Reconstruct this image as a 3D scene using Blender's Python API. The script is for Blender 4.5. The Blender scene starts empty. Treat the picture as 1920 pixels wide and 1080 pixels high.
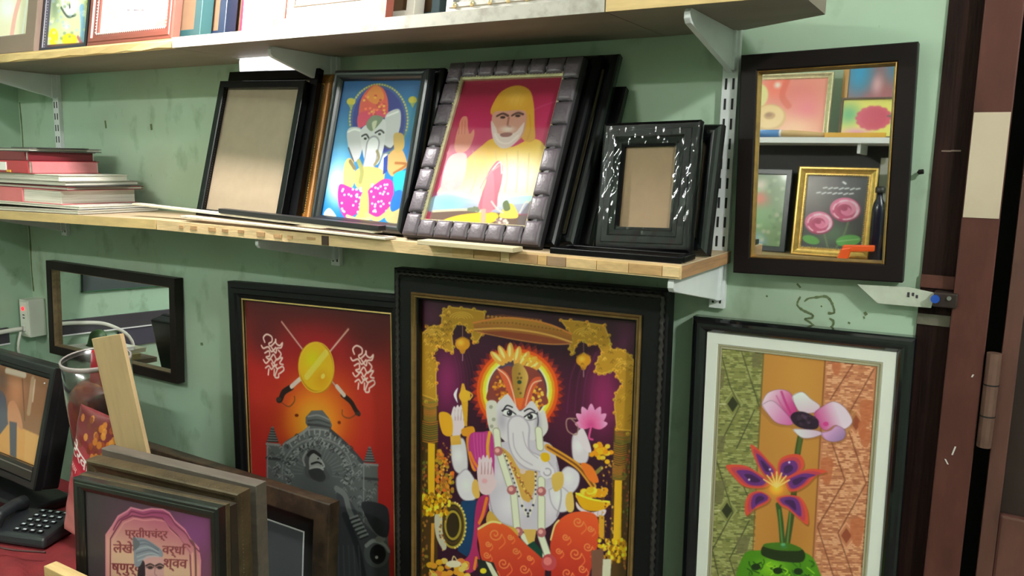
import bpy, bmesh, math, random
import numpy as np
from mathutils import Matrix, Vector
random.seed(7); NPR = np.random.RandomState(5)
scene = bpy.context.scene
COL = scene.collection
# ------------------------------------------------------------------ camera
F_PX, YAW, PITCH, ROLL = 1510.0, math.radians(30.8), math.radians(8.9), math.radians(1.2)
CAM = np.array([0.0, -1.3, 1.5])
fwd = np.array([-math.sin(YAW)*math.cos(PITCH), math.cos(YAW)*math.cos(PITCH), -math.sin(PITCH)])
_r0 = np.array([math.cos(YAW), math.sin(YAW), 0.0]); _u0 = np.cross(_r0, fwd)
rgt = math.cos(ROLL)*_r0 + math.sin(ROLL)*_u0
upv = np.cross(rgt, fwd)
cd = bpy.data.cameras.new('camera'); cam = bpy.data.objects.new('camera', cd); COL.objects.link(cam)
cd.sensor_width = 36.0; cd.lens = F_PX/1920.0*36.0; cd.clip_start = 0.02
cam.matrix_world = Matrix(((rgt[0], upv[0], -fwd[0], CAM[0]), (rgt[1], upv[1], -fwd[1], CAM[1]),
                           (rgt[2], upv[2], -fwd[2], CAM[2]), (0, 0, 0, 1)))
scene.camera = cam
# ------------------------------------------------------------------ world, exposure, lamp settings
w = bpy.data.worlds.new('room_ambient'); scene.world = w; w.use_nodes = True
w.node_tree.nodes['Background'].inputs[0].default_value = (0.8, 0.9, 1.0, 1)
w.node_tree.nodes['Background'].inputs[1].default_value = 0.05
vs = scene.view_settings
vs.view_transform = 'Standard'; vs.look = 'None'; vs.exposure = 0.0; vs.gamma = 1.0; vs.use_curve_mapping = False
LAMP_A = dict(loc=(-1.75, -2.33, 2.36), power=45.0, color=(1.0, 0.97, 0.95))     # tube on the opposite wall
LAMP_B = dict(loc=(1.22, -1.33, 2.45), power=84.0, color=(0.99, 0.99, 0.97))     # tube right of the door
LAMP_C = dict(loc=(-1.20, -0.36, 1.975), power=47.0, color=(1.0, 0.96, 0.93))   # bulb above the upper shelf

# ------------------------------------------------------------------ materials
def lin(c):
    c = np.asarray(c, dtype=np.float64)/255.0
    return np.where(c <= 0.04045, c/12.92, ((c+0.055)/1.055)**2.4)
MATS = {}
def M(name, rgb, rough=0.5, metal=0.0, var=0.0, scale=8.0, stretch=(1, 1, 1), bump=0.0, bscale=60.0,
      coat=0.0, coat_rough=0.05, rgb2=None, contrast=None, emit=0.0, spec=0.5):
    if name in MATS: return MATS[name]
    m = bpy.data.materials.new(name); m.use_nodes = True; MATS[name] = m
    nt = m.node_tree; b = nt.nodes['Principled BSDF']
    c = lin(rgb)
    b.inputs['Base Color'].default_value = (*c, 1)
    b.inputs['Roughness'].default_value = rough; b.inputs['Metallic'].default_value = metal
    b.inputs['Coat Weight'].default_value = coat; b.inputs['Coat Roughness'].default_value = coat_rough
    b.inputs['Specular IOR Level'].default_value = spec
    if emit:
        b.inputs['Emission Color'].default_value = (*c, 1); b.inputs['Emission Strength'].default_value = emit
    tc = None
    if var or rgb2 is not None or bump:
        tc = nt.nodes.new('ShaderNodeTexCoord'); mp = nt.nodes.new('ShaderNodeMapping')
        mp.inputs['Scale'].default_value = stretch
        nt.links.new(tc.outputs['Object'], mp.inputs['Vector'])
    if var or rgb2 is not None:
        n = nt.nodes.new('ShaderNodeTexNoise'); n.inputs['Scale'].default_value = scale
        n.inputs['Detail'].default_value = 6.0; n.inputs['Roughness'].default_value = 0.6
        nt.links.new(mp.outputs['Vector'], n.inputs['Vector'])
        r = nt.nodes.new('ShaderNodeValToRGB')
        lo, hi = contrast or (0.3, 0.7)
        c1 = c*(1-var) if rgb2 is None else c
        c2 = np.clip(c*(1+var), 0, 1) if rgb2 is None else lin(rgb2)
        r.color_ramp.elements[0].position = lo; r.color_ramp.elements[0].color = (*c1, 1)
        r.color_ramp.elements[1].position = hi; r.color_ramp.elements[1].color = (*c2, 1)
        nt.links.new(n.outputs['Fac'], r.inputs['Fac']); nt.links.new(r.outputs['Color'], b.inputs['Base Color'])
    if bump:
        n2 = nt.nodes.new('ShaderNodeTexNoise'); n2.inputs['Scale'].default_value = bscale
        n2.inputs['Detail'].default_value = 4.0
        nt.links.new(mp.outputs['Vector'], n2.inputs['Vector'])
        bp = nt.nodes.new('ShaderNodeBump'); bp.inputs['Strength'].default_value = bump; bp.inputs['Distance'].default_value = 0.004
        nt.links.new(n2.outputs['Fac'], bp.inputs['Height']); nt.links.new(bp.outputs['Normal'], b.inputs['Normal'])
    return m
def clear_mat(name, tint=(1, 1, 1), rough=0.05, bump=0.0, bscale=30.0, stretch=(1, 1, 1), ior=1.45, fac=1.0):
    """thin clear film: transparent with a fresnel gloss"""
    if name in MATS: return MATS[name]
    m = bpy.data.materials.new(name); m.use_nodes = True; MATS[name] = m
    nt = m.node_tree; nt.nodes.clear()
    out = nt.nodes.new('ShaderNodeOutputMaterial'); mix = nt.nodes.new('ShaderNodeMixShader')
    tr = nt.nodes.new('ShaderNodeBsdfTransparent'); tr.inputs[0].default_value = (*tint, 1)
    gl = nt.nodes.new('ShaderNodeBsdfGlossy'); gl.inputs['Roughness'].default_value = rough
    lw_ = nt.nodes.new('ShaderNodeLayerWeight'); pw_ = nt.nodes.new('ShaderNodeMath'); pw_.operation = 'POWER'; pw_.inputs[1].default_value = 5.0
    f0 = ((ior-1)/(ior+1))**2; fr = nt.nodes.new('ShaderNodeMath'); fr.operation = 'MULTIPLY_ADD'; fr.inputs[1].default_value = 1-f0; fr.inputs[2].default_value = f0
    nt.links.new(lw_.outputs['Facing'], pw_.inputs[0]); nt.links.new(pw_.outputs[0], fr.inputs[0])
    nt.links.new(tr.outputs[0], mix.inputs[1]); nt.links.new(gl.outputs[0], mix.inputs[2])
    mm = nt.nodes.new('ShaderNodeMath'); mm.operation = 'MULTIPLY'; mm.inputs[1].default_value = fac
    nt.links.new(fr.outputs[0], mm.inputs[0]); nt.links.new(mm.outputs[0], mix.inputs[0]); nt.links.new(mix.outputs[0], out.inputs[0])
    if bump:
        tc = nt.nodes.new('ShaderNodeTexCoord'); mp = nt.nodes.new('ShaderNodeMapping'); mp.inputs['Scale'].default_value = stretch
        n = nt.nodes.new('ShaderNodeTexNoise'); n.inputs['Scale'].default_value = bscale; n.inputs['Detail'].default_value = 3
        bp = nt.nodes.new('ShaderNodeBump'); bp.inputs['Strength'].default_value = bump; bp.inputs['Distance'].default_value = 0.0012
        nt.links.new(tc.outputs['Object'], mp.inputs[0]); nt.links.new(mp.outputs[0], n.inputs['Vector'])
        nt.links.new(n.outputs['Fac'], bp.inputs['Height']); nt.links.new(bp.outputs[0], gl.inputs['Normal']); nt.links.new(bp.outputs[0], lw_.inputs['Normal'])
    return m
def print_mat(name, rough=0.4, coat=0.0, coat_rough=0.06, spec=0.4):
    if name in MATS: return MATS[name]
    m = bpy.data.materials.new(name); m.use_nodes = True; MATS[name] = m
    nt = m.node_tree; b = nt.nodes['Principled BSDF']
    a = nt.nodes.new('ShaderNodeVertexColor'); a.layer_name = 'ink'
    nt.links.new(a.outputs['Color'], b.inputs['Base Color'])
    b.inputs['Roughness'].default_value = rough; b.inputs['Coat Weight'].default_value = coat
    b.inputs['Coat Roughness'].default_value = coat_rough; b.inputs['Specular IOR Level'].default_value = spec
    return m

# ------------------------------------------------------------------ mesh helpers
class MB:
    def __init__(s): s.v = []; s.f = []
    def add(s, vs_, fs_):
        o = len(s.v); s.v += [tuple(p) for p in vs_]; s.f += [tuple(i+o for i in f) for f in fs_]; return s
    def box(s, x0, x1, y0, y1, z0, z1):
        return s.add([(x0,y0,z0),(x1,y0,z0),(x1,y1,z0),(x0,y1,z0),(x0,y0,z1),(x1,y0,z1),(x1,y1,z1),(x0,y1,z1)],
                     [(0,3,2,1),(4,5,6,7),(0,1,5,4),(1,2,6,5),(2,3,7,6),(3,0,4,7)])
    def hexa(s, p):   # 8 points like box order
        return s.add(p, [(0,3,2,1),(4,5,6,7),(0,1,5,4),(1,2,6,5),(2,3,7,6),(3,0,4,7)])
    def prism(s, poly, axis, a, b):
        """poly: 2D points (closed), extruded along axis from a to b; axis 'x': (y,z), 'y': (x,z), 'z': (x,y)"""
        mk = {'x': lambda p, t: (t, p[0], p[1]), 'y': lambda p, t: (p[0], t, p[1]), 'z': lambda p, t: (p[0], p[1], t)}[axis]
        n = len(poly); o = len(s.v)
        s.v += [mk(p, a) for p in poly] + [mk(p, b) for p in poly]
        s.f += [tuple(o+i for i in range(n)), tuple(o+n+i for i in reversed(range(n)))]
        s.f += [(o+i, o+n+i, o+n+(i+1) % n, o+(i+1) % n) for i in range(n)]
        return s
    def lathe(s, prof, n=24, c=(0, 0, 0), close=True):
        o = len(s.v); k = len(prof)
        for i in range(n):
            a = 2*math.pi*i/n
            s.v += [(c[0]+r*math.cos(a), c[1]+r*math.sin(a), c[2]+z) for r, z in prof]
        for i in range(n):
            j = (i+1) % n
            s.f += [(o+i*k+q, o+j*k+q, o+j*k+q+1, o+i*k+q+1) for q in range(k-1)]
        if close:
            s.f.append(tuple(o+i*k for i in reversed(range(n)))); s.f.append(tuple(o+i*k+k-1 for i in range(n)))
        return s
    def tube(s, pts, r, n=8):
        P = [Vector(p) for p in pts]; o = len(s.v)
        for i, p in enumerate(P):
            t = (P[min(i+1, len(P)-1)]-P[max(i-1, 0)]).normalized()
            a = t.cross(Vector((0, 0, 1)));  a = a.normalized() if a.length > 1e-4 else Vector((1, 0, 0))
            b = t.cross(a).normalized()
            rr = r[i] if isinstance(r, (list, tuple)) else r
            s.v += [tuple(p+(a*math.cos(2*math.pi*k/n)+b*math.sin(2*math.pi*k/n))*rr) for k in range(n)]
        for i in range(len(P)-1):
            s.f += [(o+i*n+k, o+i*n+(k+1) % n, o+(i+1)*n+(k+1) % n, o+(i+1)*n+k) for k in range(n)]
        s.f.append(tuple(o+k for k in range(n))); s.f.append(tuple(o+(len(P)-1)*n+k for k in reversed(range(n))))
        return s
    def build(s, name, mat, parent=None, bevel=0.0, segs=2, smooth=False):
        me = bpy.data.meshes.new(name); me.from_pydata(s.v, [], s.f)
        bm = bmesh.new(); bm.from_mesh(me); bmesh.ops.recalc_face_normals(bm, faces=bm.faces)
        if bevel: bmesh.ops.bevel(bm, geom=bm.edges[:], offset=bevel, segments=segs, affect='EDGES', profile=0.6, clamp_overlap=True)
        bm.to_mesh(me); bm.free()
        if smooth: me.polygons.foreach_set('use_smooth', [True]*len(me.polygons))
        return mobj(name, me, mat, parent)
def mobj(name, me, mat, parent=None):
    o = bpy.data.objects.new(name, me); COL.objects.link(o)
    if mat is not None: me.materials.append(mat)
    if parent is not None: o.parent = parent
    return o
def tag(o, label=None, cat=None, group=None, kind=None):
    if label: o['label'] = label
    if cat: o['category'] = cat
    if group: o['group'] = group
    if kind: o['kind'] = kind
    return o
def empty(name, loc=(0, 0, 0), label=None, cat=None, group=None, rotz=0.0):
    o = bpy.data.objects.new(name, None); o.empty_display_size = 0.05; COL.objects.link(o)
    o.location = loc; o.rotation_euler = (0, 0, rotz)
    return tag(o, label, cat, group)
def struct(o, label=None, cat=None):
    o['kind'] = 'structure'
    if label: o['label'] = label
    if cat: o['category'] = cat
    return o
def pose(yaw, lean, roll):
    return Matrix.Rotation(math.radians(yaw), 3, 'Z') @ Matrix.Rotation(-math.radians(lean), 3, 'X') @ Matrix.Rotation(-math.radians(roll), 3, 'Y')

# ------------------------------------------------------------------ printing: flat pictures painted on fine colour grids
def catmull(pts, closed=False, n=8):
    P = np.asarray(pts, float); m = len(P)
    if m < 3: return P
    out = []
    rng = range(m) if closed else range(m-1)
    for i in rng:
        if closed: p0, p1, p2, p3 = P[(i-1) % m], P[i], P[(i+1) % m], P[(i+2) % m]
        else: p0, p1, p2, p3 = P[max(i-1, 0)], P[i], P[i+1], P[min(i+2, m-1)]
        for k in range(n):
            t = k/n
            out.append(0.5*((2*p1)+(-p0+p2)*t+(2*p0-5*p1+4*p2-p3)*t*t+(-p0+3*p1-3*p2+p3)*t**3))
    if not closed: out.append(P[-1])
    return np.array(out)
class Print:
    """ink grid on the plane of a picture; view = photo crop (ox, oy, scale) in which shapes are given"""
    def __init__(s, fit, cell, bg=(128, 128, 128)):
        s.fit = fit; B = np.array(fit[:3]); s.w, s.h = fit[3], fit[4]
        R = np.array(pose(*fit[5:8])); s.B, s.X, s.U, s.N = B, R[:, 0], R[:, 2], -R[:, 1]
        s.nx = max(2, int(round(s.w/cell))+1); s.ny = max(2, int(round(s.h/cell))+1)
        s.img = np.zeros((s.ny, s.nx, 3)); s.img[:] = bg
        s.view = None
        gy, gx = np.mgrid[0:s.ny, 0:s.nx]; s.gx = gx.astype(float); s.gy = gy.astype(float)
    def c(s, pts):
        """to grid coordinates (column, row from the bottom)"""
        p = np.atleast_2d(np.asarray(pts, float))
        if s.view is None: return np.column_stack([p[:, 0]*(s.nx-1), (1-p[:, 1])*(s.ny-1)])   # 0..1, top-down
        q = np.column_stack([p[:, 0]/s.view[2]+s.view[0], p[:, 1]/s.view[2]+s.view[1]])
        d = (np.outer(q[:, 0]-960, rgt)+np.outer(540-q[:, 1], upv))/F_PX+fwd
        t = ((s.B-CAM)@s.N)/(d@s.N); P = CAM+d*t[:, None]-s.B
        return np.column_stack([(P@s.X/s.w+0.5)*(s.nx-1), (P@s.U/s.h)*(s.ny-1)])
    def unit(s, p):
        a = s.c([p, (p[0]+(0.01 if s.view is None else 10), p[1]), (p[0], p[1]+(0.01 if s.view is None else 10))])
        k = 0.01 if s.view is None else 10
        return 0.5*(np.hypot(*(a[1]-a[0]))+np.hypot(*(a[2]-a[0])))/k
    def _blend(s, x0, y0, mask, col):
        h, w_ = mask.shape; reg = s.img[y0:y0+h, x0:x0+w_]
        if callable(col): cc = col(s.gx[y0:y0+h, x0:x0+w_], s.gy[y0:y0+h, x0:x0+w_])
        else: cc = np.asarray(col, float)
        reg += (cc-reg)*mask[..., None]
    def _bb(s, q, pad):
        x0 = max(0, int(math.floor(q[:, 0].min()-pad))); x1 = min(s.nx-1, int(math.ceil(q[:, 0].max()+pad)))
        y0 = max(0, int(math.floor(q[:, 1].min()-pad))); y1 = min(s.ny-1, int(math.ceil(q[:, 1].max()+pad)))
        return (x0, x1, y0, y1) if x1 >= x0 and y1 >= y0 else None
    def _polymask(s, q, bb, S=3):
        x0, x1, y0, y1 = bb
        xs = np.arange((x1-x0+1)*S)/S+x0-0.5+0.5/S; ys = np.arange((y1-y0+1)*S)/S+y0-0.5+0.5/S
        ins = np.zeros((len(ys), len(xs)), bool); n = len(q)
        for i in range(n):
            ax, ay = q[i]; bx, by = q[(i+1) % n]
            if ay == by: continue
            rows = np.nonzero((ay > ys) != (by > ys))[0]
            if len(rows) == 0: continue
            xi = (bx-ax)*(ys[rows]-ay)/(by-ay)+ax
            ins[rows] ^= xs[None, :] < xi[:, None]
        return ins.reshape(y1-y0+1, S, x1-x0+1, S).mean(axis=(1, 3))
    def grad(s, p0, c0, p1, c1):
        a, b = s.c([p0, p1]); d = b-a; L = d@d; c0 = np.array(c0, float); c1 = np.array(c1, float)
        return lambda X, Y: c0+(c1-c0)*np.clip(((X-a[0])*d[0]+(Y-a[1])*d[1])/L, 0, 1)[..., None]
    def poly(s, pts, col, smooth=False, a=1.0):
        q = s.c(catmull(pts, True, 6) if smooth else pts)
        bb = s._bb(q, 1)
        if bb: s._blend(bb[0], bb[2], s._polymask(q, bb)*a, col)
    def ell(s, cx, cy, rx, ry, col, rot=0.0, a=1.0, n=28):
        t = np.linspace(0, 2*math.pi, n, endpoint=False); r = math.radians(rot)
        x = rx*np.cos(t); y = ry*np.sin(t)
        s.poly(np.column_stack([cx+x*math.cos(r)-y*math.sin(r), cy+x*math.sin(r)+y*math.cos(r)]), col, a=a)
    def glow(s, cx, cy, rx, ry, col, rot=0.0, a=1.0, p=1.0):
        """soft radial patch of ink"""
        r = math.radians(rot)
        o, ex, ey = s.c([(cx, cy), (cx+rx*math.cos(r), cy+rx*math.sin(r)), (cx-ry*math.sin(r), cy+ry*math.cos(r))])
        A = np.column_stack([ex-o, ey-o]); Ai = np.linalg.inv(A)
        R_ = np.abs(A).sum(axis=1); bb = s._bb(np.array([o-R_, o+R_]), 1)
        if not bb: return
        x0, x1, y0, y1 = bb; X = s.gx[y0:y1+1, x0:x1+1]-o[0]; Y = s.gy[y0:y1+1, x0:x1+1]-o[1]
        d = np.sqrt((Ai[0, 0]*X+Ai[0, 1]*Y)**2+(Ai[1, 0]*X+Ai[1, 1]*Y)**2)
        m = np.clip(1-d, 0, 1); m = (m*m*(3-2*m))**p
        s._blend(x0, y0, m*a, col)
    def line(s, pts, wd, col, smooth=True, closed=False, a=1.0, wd2=None):
        """stroke; wd in view units, tapering to wd2"""
        if smooth and len(pts) > 2: pts = catmull(pts, closed, 6)
        elif closed: pts = list(pts)+[pts[0]]
        pts = np.asarray(pts, float); q = s.c(pts); k = s.unit(pts[len(pts)//2])
        n = len(q); ws = np.linspace(wd, wd if wd2 is None else wd2, n)*k/2
        bb = s._bb(q, ws.max()+1.5)
        if not bb: return
        x0, x1, y0, y1 = bb; X = s.gx[y0:y1+1, x0:x1+1]; Y = s.gy[y0:y1+1, x0:x1+1]
        m = np.zeros(X.shape)
        for i in range(n-1):
            ax, ay = q[i]; d = q[i+1]-q[i]; L = d@d+1e-9
            R_ = ws[i]+1.5
            sx0 = max(0, int(min(ax, q[i+1, 0])-R_)-x0); sx1 = min(X.shape[1], int(max(ax, q[i+1, 0])+R_)+2-x0)
            sy0 = max(0, int(min(ay, q[i+1, 1])-R_)-y0); sy1 = min(X.shape[0], int(max(ay, q[i+1, 1])+R_)+2-y0)
            if sx1 <= sx0 or sy1 <= sy0: continue
            XX = X[sy0:sy1, sx0:sx1]-ax; YY = Y[sy0:sy1, sx0:sx1]-ay
            t = np.clip((XX*d[0]+YY*d[1])/L, 0, 1)
            dd = np.hypot(XX-t*d[0], YY-t*d[1])
            m[sy0:sy1, sx0:sx1] = np.maximum(m[sy0:sy1, sx0:sx1], np.clip(ws[i]+0.5-dd, 0, min(1.0, 2*ws[i]+0.15)))
        s._blend(x0, y0, m*a, col)
    def dots(s, pts, r, col, a=1.0):
        for p in pts: s.ell(p[0], p[1], r, r, col, a=a, n=10)
    def text(s, string, org, xv, yv, col, a=1.0):
        """letters; org baseline start, xv along the line for 1 em, yv up for 1 em (view units)"""
        tris = glyph_tris(string)
        if tris is None: return
        o = np.array(org, float); xv = np.array(xv, float); yv = np.array(yv, float)
        P = o+tris[..., 0:1]*xv+tris[..., 1:2]*yv
        q = s.c(P.reshape(-1, 2)).reshape(-1, 3, 2); bb = s._bb(q.reshape(-1, 2), 1)
        if not bb: return
        x0, x1, y0, y1 = bb; m = np.zeros((y1-y0+1, x1-x0+1))
        for t in q:
            b = s._bb(t, 1)
            if b: m[b[2]-y0:b[3]-y0+1, b[0]-x0:b[1]-x0+1] += s._polymask(t, b, 3)
        s._blend(x0, y0, np.clip(m, 0, 1)*a, col)
    def grain(s, amt, size=1):
        n = NPR.normal(0, amt, (s.ny//size+1, s.nx//size+1, 1)); n = np.repeat(np.repeat(n, size, 0), size, 1)[:s.ny, :s.nx]
        s.img += n
    def soften(s, k=1):
        for _ in range(k):
            p = np.pad(s.img, ((1, 1), (1, 1), (0, 0)), 'edge')
            s.img = (p[:-2, 1:-1]+p[2:, 1:-1]+p[1:-1, :-2]+p[1:-1, 2:]+4*p[1:-1, 1:-1])/8
    def build(s, parent, mat, gain=1.0, y=0.0, z0=0.0, name='print', label=None):
        """mesh grid, bottom centre at local (0, y, z0), facing local -y"""
        nx, ny = s.nx, s.ny
        co = np.zeros((ny*nx, 3)); co[:, 0] = (s.gx.ravel()/(nx-1)-0.5)*s.w; co[:, 1] = y; co[:, 2] = z0+s.gy.ravel()/(ny-1)*s.h
        idx = np.arange(ny*nx).reshape(ny, nx)
        quads = np.stack([idx[:-1, :-1], idx[:-1, 1:], idx[1:, 1:], idx[1:, :-1]], -1).reshape(-1, 4)
        me = bpy.data.meshes.new(name); nf = len(quads)
        me.vertices.add(ny*nx); me.vertices.foreach_set('co', co.ravel())
        me.loops.add(nf*4); me.loops.foreach_set('vertex_index', quads.ravel().astype(np.int32))
        me.polygons.add(nf); me.polygons.foreach_set('loop_start', np.arange(0, nf*4, 4, dtype=np.int32))
        me.update(calc_edges=True)
        at = me.color_attributes.new('ink', 'FLOAT_COLOR', 'POINT')
        rgba = np.ones((ny*nx, 4)); rgba[:, :3] = np.clip(lin(np.clip(s.img.reshape(-1, 3), 0, 255))*gain, 0, 0.92)
        at.data.foreach_set('color', rgba.ravel().astype(np.float32))
        o = mobj(name, me, mat, parent)
        if label: o['label'] = label
        return o
_GL = {}
def glyph_tris(string):
    if string in _GL: return _GL[string]
    cu = bpy.data.curves.new('lettering', 'FONT'); cu.body = string; cu.resolution_u = 2
    o = bpy.data.objects.new('lettering', cu); COL.objects.link(o)
    dg = bpy.context.evaluated_depsgraph_get(); dg.update()
    me = o.evaluated_get(dg).to_mesh(); out = None
    if me and len(me.vertices):
        me.calc_loop_triangles()
        v = np.array([p.co[:2] for p in me.vertices])
        out = np.array([v[list(t.vertices)] for t in me.loop_triangles])
        wd = out[..., 0].max()
        out[..., 0] -= out[..., 0].min()
    o.evaluated_get(dg).to_mesh_clear()
    bpy.data.objects.remove(o); bpy.data.curves.remove(cu)
    _GL[string] = out
    return out

# ------------------------------------------------------------------ frame building
def sweep_rect(w_, h_, prof, z0=0.0):
    """closed moulding profile [(inset, forward)] swept round a w x h rectangle, mitred; local front is -y"""
    mb = MB(); k = len(prof)
    for cx, cz in ((-1, 0), (1, 0), (1, 1), (-1, 1)):
        for t, d in prof:
            mb.v.append((cx*(w_/2-t), -d, z0+(t if cz == 0 else h_-t)))
    for c_ in range(4):
        e = (c_+1) % 4
        for i in range(k):
            j = (i+1) % k
            mb.f.append((c_*k+i, e*k+i, e*k+j, c_*k+j))
    return mb
def bead_rect(w_, h_, inset, d, r, gap, z0=0.0, squash=1.0):
    mb = MB(); pts = []
    xs = w_/2-inset; zb, zt = z0+inset, z0+h_-inset
    def run(a, b):
        L = math.dist(a, b); n = max(1, int(L/gap))
        for i in range(n): pts.append(tuple(a[k]+(b[k]-a[k])*(i+0.5)/n for k in (0, 1)))
    run((-xs, zb), (xs, zb)); run((xs, zb), (xs, zt)); run((xs, zt), (-xs, zt)); run((-xs, zt), (-xs, zb))
    for x, z in pts:
        mb.add([(x-r, -d, z), (x, -d, z-r), (x+r, -d, z), (x, -d, z+r), (x, -d-r*squash, z), (x, -d+r*0.3, z)],
               [(0, 1, 4), (1, 2, 4), (2, 3, 4), (3, 0, 4), (1, 0, 5), (2, 1, 5), (3, 2, 5), (0, 3, 5)])
    return mb
def rope_rect(w_, h_, inset, d, r, pitch, z0=0.0):
    """twisted rope lip"""
    mb = MB(); xs = w_/2-inset; zb, zt = z0+inset, z0+h_-inset
    C = [(-xs, zb), (xs, zb), (xs, zt), (-xs, zt)]
    for q in range(4):
        a, b = C[q], C[(q+1) % 4]; L = math.dist(a, b); n = int(L/pitch*6)
        dx, dz = (b[0]-a[0])/L, (b[1]-a[1])/L; o = len(mb.v)
        for i in range(n+1):
            x = a[0]+dx*L*i/n; z = a[1]+dz*L*i/n; ph = 2*math.pi*i/6
            for k in range(6):
                an = 2*math.pi*k/6; rr = r*(1+0.38*math.sin(an*2+ph))
                mb.v.append((x-dz*math.cos(an)*rr, -d-math.sin(an)*rr, z+dx*math.cos(an)*rr))
        for i in range(n):
            mb.f += [(o+i*6+k, o+i*6+(k+1) % 6, o+(i+1)*6+(k+1) % 6, o+(i+1)*6+k) for k in range(6)]
    return mb
PROF = {   # (inset fraction of border, forward as fraction of front depth); the back closes at -back
    'flat':  [(0, 0.0), (0, 0.9), (0.06, 1.0), (0.92, 1.0), (1.0, 0.85), (1.0, 0.0)],
    'round': [(0, 0.0), (0, 0.35), (0.08, 0.62), (0.22, 0.88), (0.4, 1.0), (0.58, 0.96), (0.75, 0.78), (0.9, 0.5), (1.0, 0.25), (1.0, 0.0)],
    'scoop': [(0, 0.0), (0, 0.85), (0.08, 1.0), (0.22, 1.0), (0.3, 0.78), (0.5, 0.55), (0.72, 0.42), (0.78, 0.55), (0.88, 0.55), (0.94, 0.3), (1.0, 0.2), (1.0, 0.0)],
    'step':  [(0, 0.0), (0, 0.7), (0.12, 0.85), (0.3, 0.85), (0.34, 1.0), (0.6, 1.0), (0.66, 0.7), (0.85, 0.6), (0.9, 0.4), (1.0, 0.35), (1.0, 0.0)],
    'slope': [(0, 0.0), (0, 1.0), (0.1, 1.0), (1.0, 0.3), (1.0, 0.0)],
}
def frame_root(fit, border, name, label, cat, group=None):
    """Empty at the outer bottom centre of the frame in its picture plane"""
    R = pose(*fit[5:8]); b = border if isinstance(border, (int, float)) else border
    org = Vector(fit[:3])-R @ Vector((0, 0, b))
    o = empty(name, tuple(org), label, cat, group); o.rotation_euler = R.to_euler()
    return o
def moulding(root, w_, h_, border, front, back, mat, prof='flat', name='moulding', sm=False):
    p = [(t*border, f*front) for t, f in PROF[prof]]
    p[0] = (0, -back); p[-1] = (border, -back)
    return sweep_rect(w_+2*border, h_+2*border, p).build(name, mat, root, smooth=sm)
def slab(root, w_, h_, y0, y1, z0, mat, name, bevel=0.0):
    return MB().box(-w_/2, w_/2, y0, y1, z0, z0+h_).build(name, mat, root, bevel=bevel)
# ================================================================== the room
# ---- painted wall material: dirty pale green plaster
def wall_material(name, base, dirt=0.55):
    m = bpy.data.materials.new(name); m.use_nodes = True; MATS[name] = m; nt = m.node_tree; b = nt.nodes['Principled BSDF']
    tc = nt.nodes.new('ShaderNodeTexCoord')
    def noise(scale, detail, stretch=(1, 1, 1)):
        mp = nt.nodes.new('ShaderNodeMapping'); mp.inputs['Scale'].default_value = stretch
        n = nt.nodes.new('ShaderNodeTexNoise'); n.inputs['Scale'].default_value = scale; n.inputs['Detail'].default_value = detail
        nt.links.new(tc.outputs['Object'], mp.inputs[0]); nt.links.new(mp.outputs[0], n.inputs['Vector']); return n
    def ramp(n, lo, hi, c0, c1):
        r = nt.nodes.new('ShaderNodeValToRGB'); r.color_ramp.elements[0].position = lo; r.color_ramp.elements[1].position = hi
        r.color_ramp.elements[0].color = (*c0, 1); r.color_ramp.elements[1].color = (*c1, 1)
        nt.links.new(n.outputs['Fac'], r.inputs['Fac']); return r
    c = lin(base)
    big = ramp(noise(3.0, 5), 0.3, 0.7, c*np.array([0.92, 0.84, 0.82]), np.clip(c*np.array([1.02, 1.10, 1.10]), 0, 1))
    spots = ramp(noise(14.0, 6, (1, 1, 0.7)), 0.56, 0.72, (1, 1, 1), (dirt, dirt*1.05, dirt*0.85))
    fine = ramp(noise(55.0, 3), 0.70, 0.76, (1, 1, 1), (0.6, 0.6, 0.5))
    def mul(a, b_, f):
        mx = nt.nodes.new('ShaderNodeMixRGB'); mx.blend_type = 'MULTIPLY'; mx.inputs[0].default_value = f
        nt.links.new(a.outputs[0], mx.inputs[1]); nt.links.new(b_.outputs[0], mx.inputs[2]); return mx
    col = mul(mul(big, spots, 0.85), fine, 0.6)
    nt.links.new(col.outputs[0], b.inputs['Base Color']); b.inputs['Roughness'].default_value = 0.62
    bp = nt.nodes.new('ShaderNodeBump'); bp.inputs['Strength'].default_value = 0.25; bp.inputs['Distance'].default_value = 0.004
    nt.links.new(noise(25.0, 6).outputs['Fac'], bp.inputs['Height']); nt.links.new(bp.outputs[0], b.inputs['Normal'])
    return m
WALL = wall_material('green_plaster', (170, 192, 170))
WALLD = wall_material('green_plaster_worn', (166, 194, 170), 0.45)
XL, XR, YF, ZC = -2.44, 1.9, -2.4, 2.75
X0 = -0.0835
struct(MB().box(XL-0.1, X0, 0, 0.12, -0.02, ZC).build('wall_back', WALL))
struct(MB().box(X0, XR+0.1, 0.10, 0.2, -0.02, ZC).build('wall_behind_door', M('door_dark', (18, 14, 13), 0.7)))
struct(MB().box(XL-0.1, XL, YF-0.1, 0, -0.02, ZC).build('wall_left', WALLD))
struct(MB().box(XR, XR+0.1, YF-0.1, 0.1, -0.02, ZC).build('wall_right', WALL))
struct(MB().box(XL, XR, YF-0.1, YF, -0.02, ZC).build('wall_front', WALL))
struct(MB().box(XL-0.1, XR+0.1, YF-0.1, 0.2, -0.12, -0.02).build('floor', M('floor_cement', (110, 104, 98), 0.6, var=0.15, scale=6)))
struct(MB().box(XL-0.1, XR+0.1, YF-0.1, 0.2, ZC, ZC+0.08).build('ceiling', M('ceiling_white', (205, 208, 200), 0.8, var=0.05)))
wb = bpy.data.objects['wall_back']; wl = bpy.data.objects['wall_left']

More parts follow.
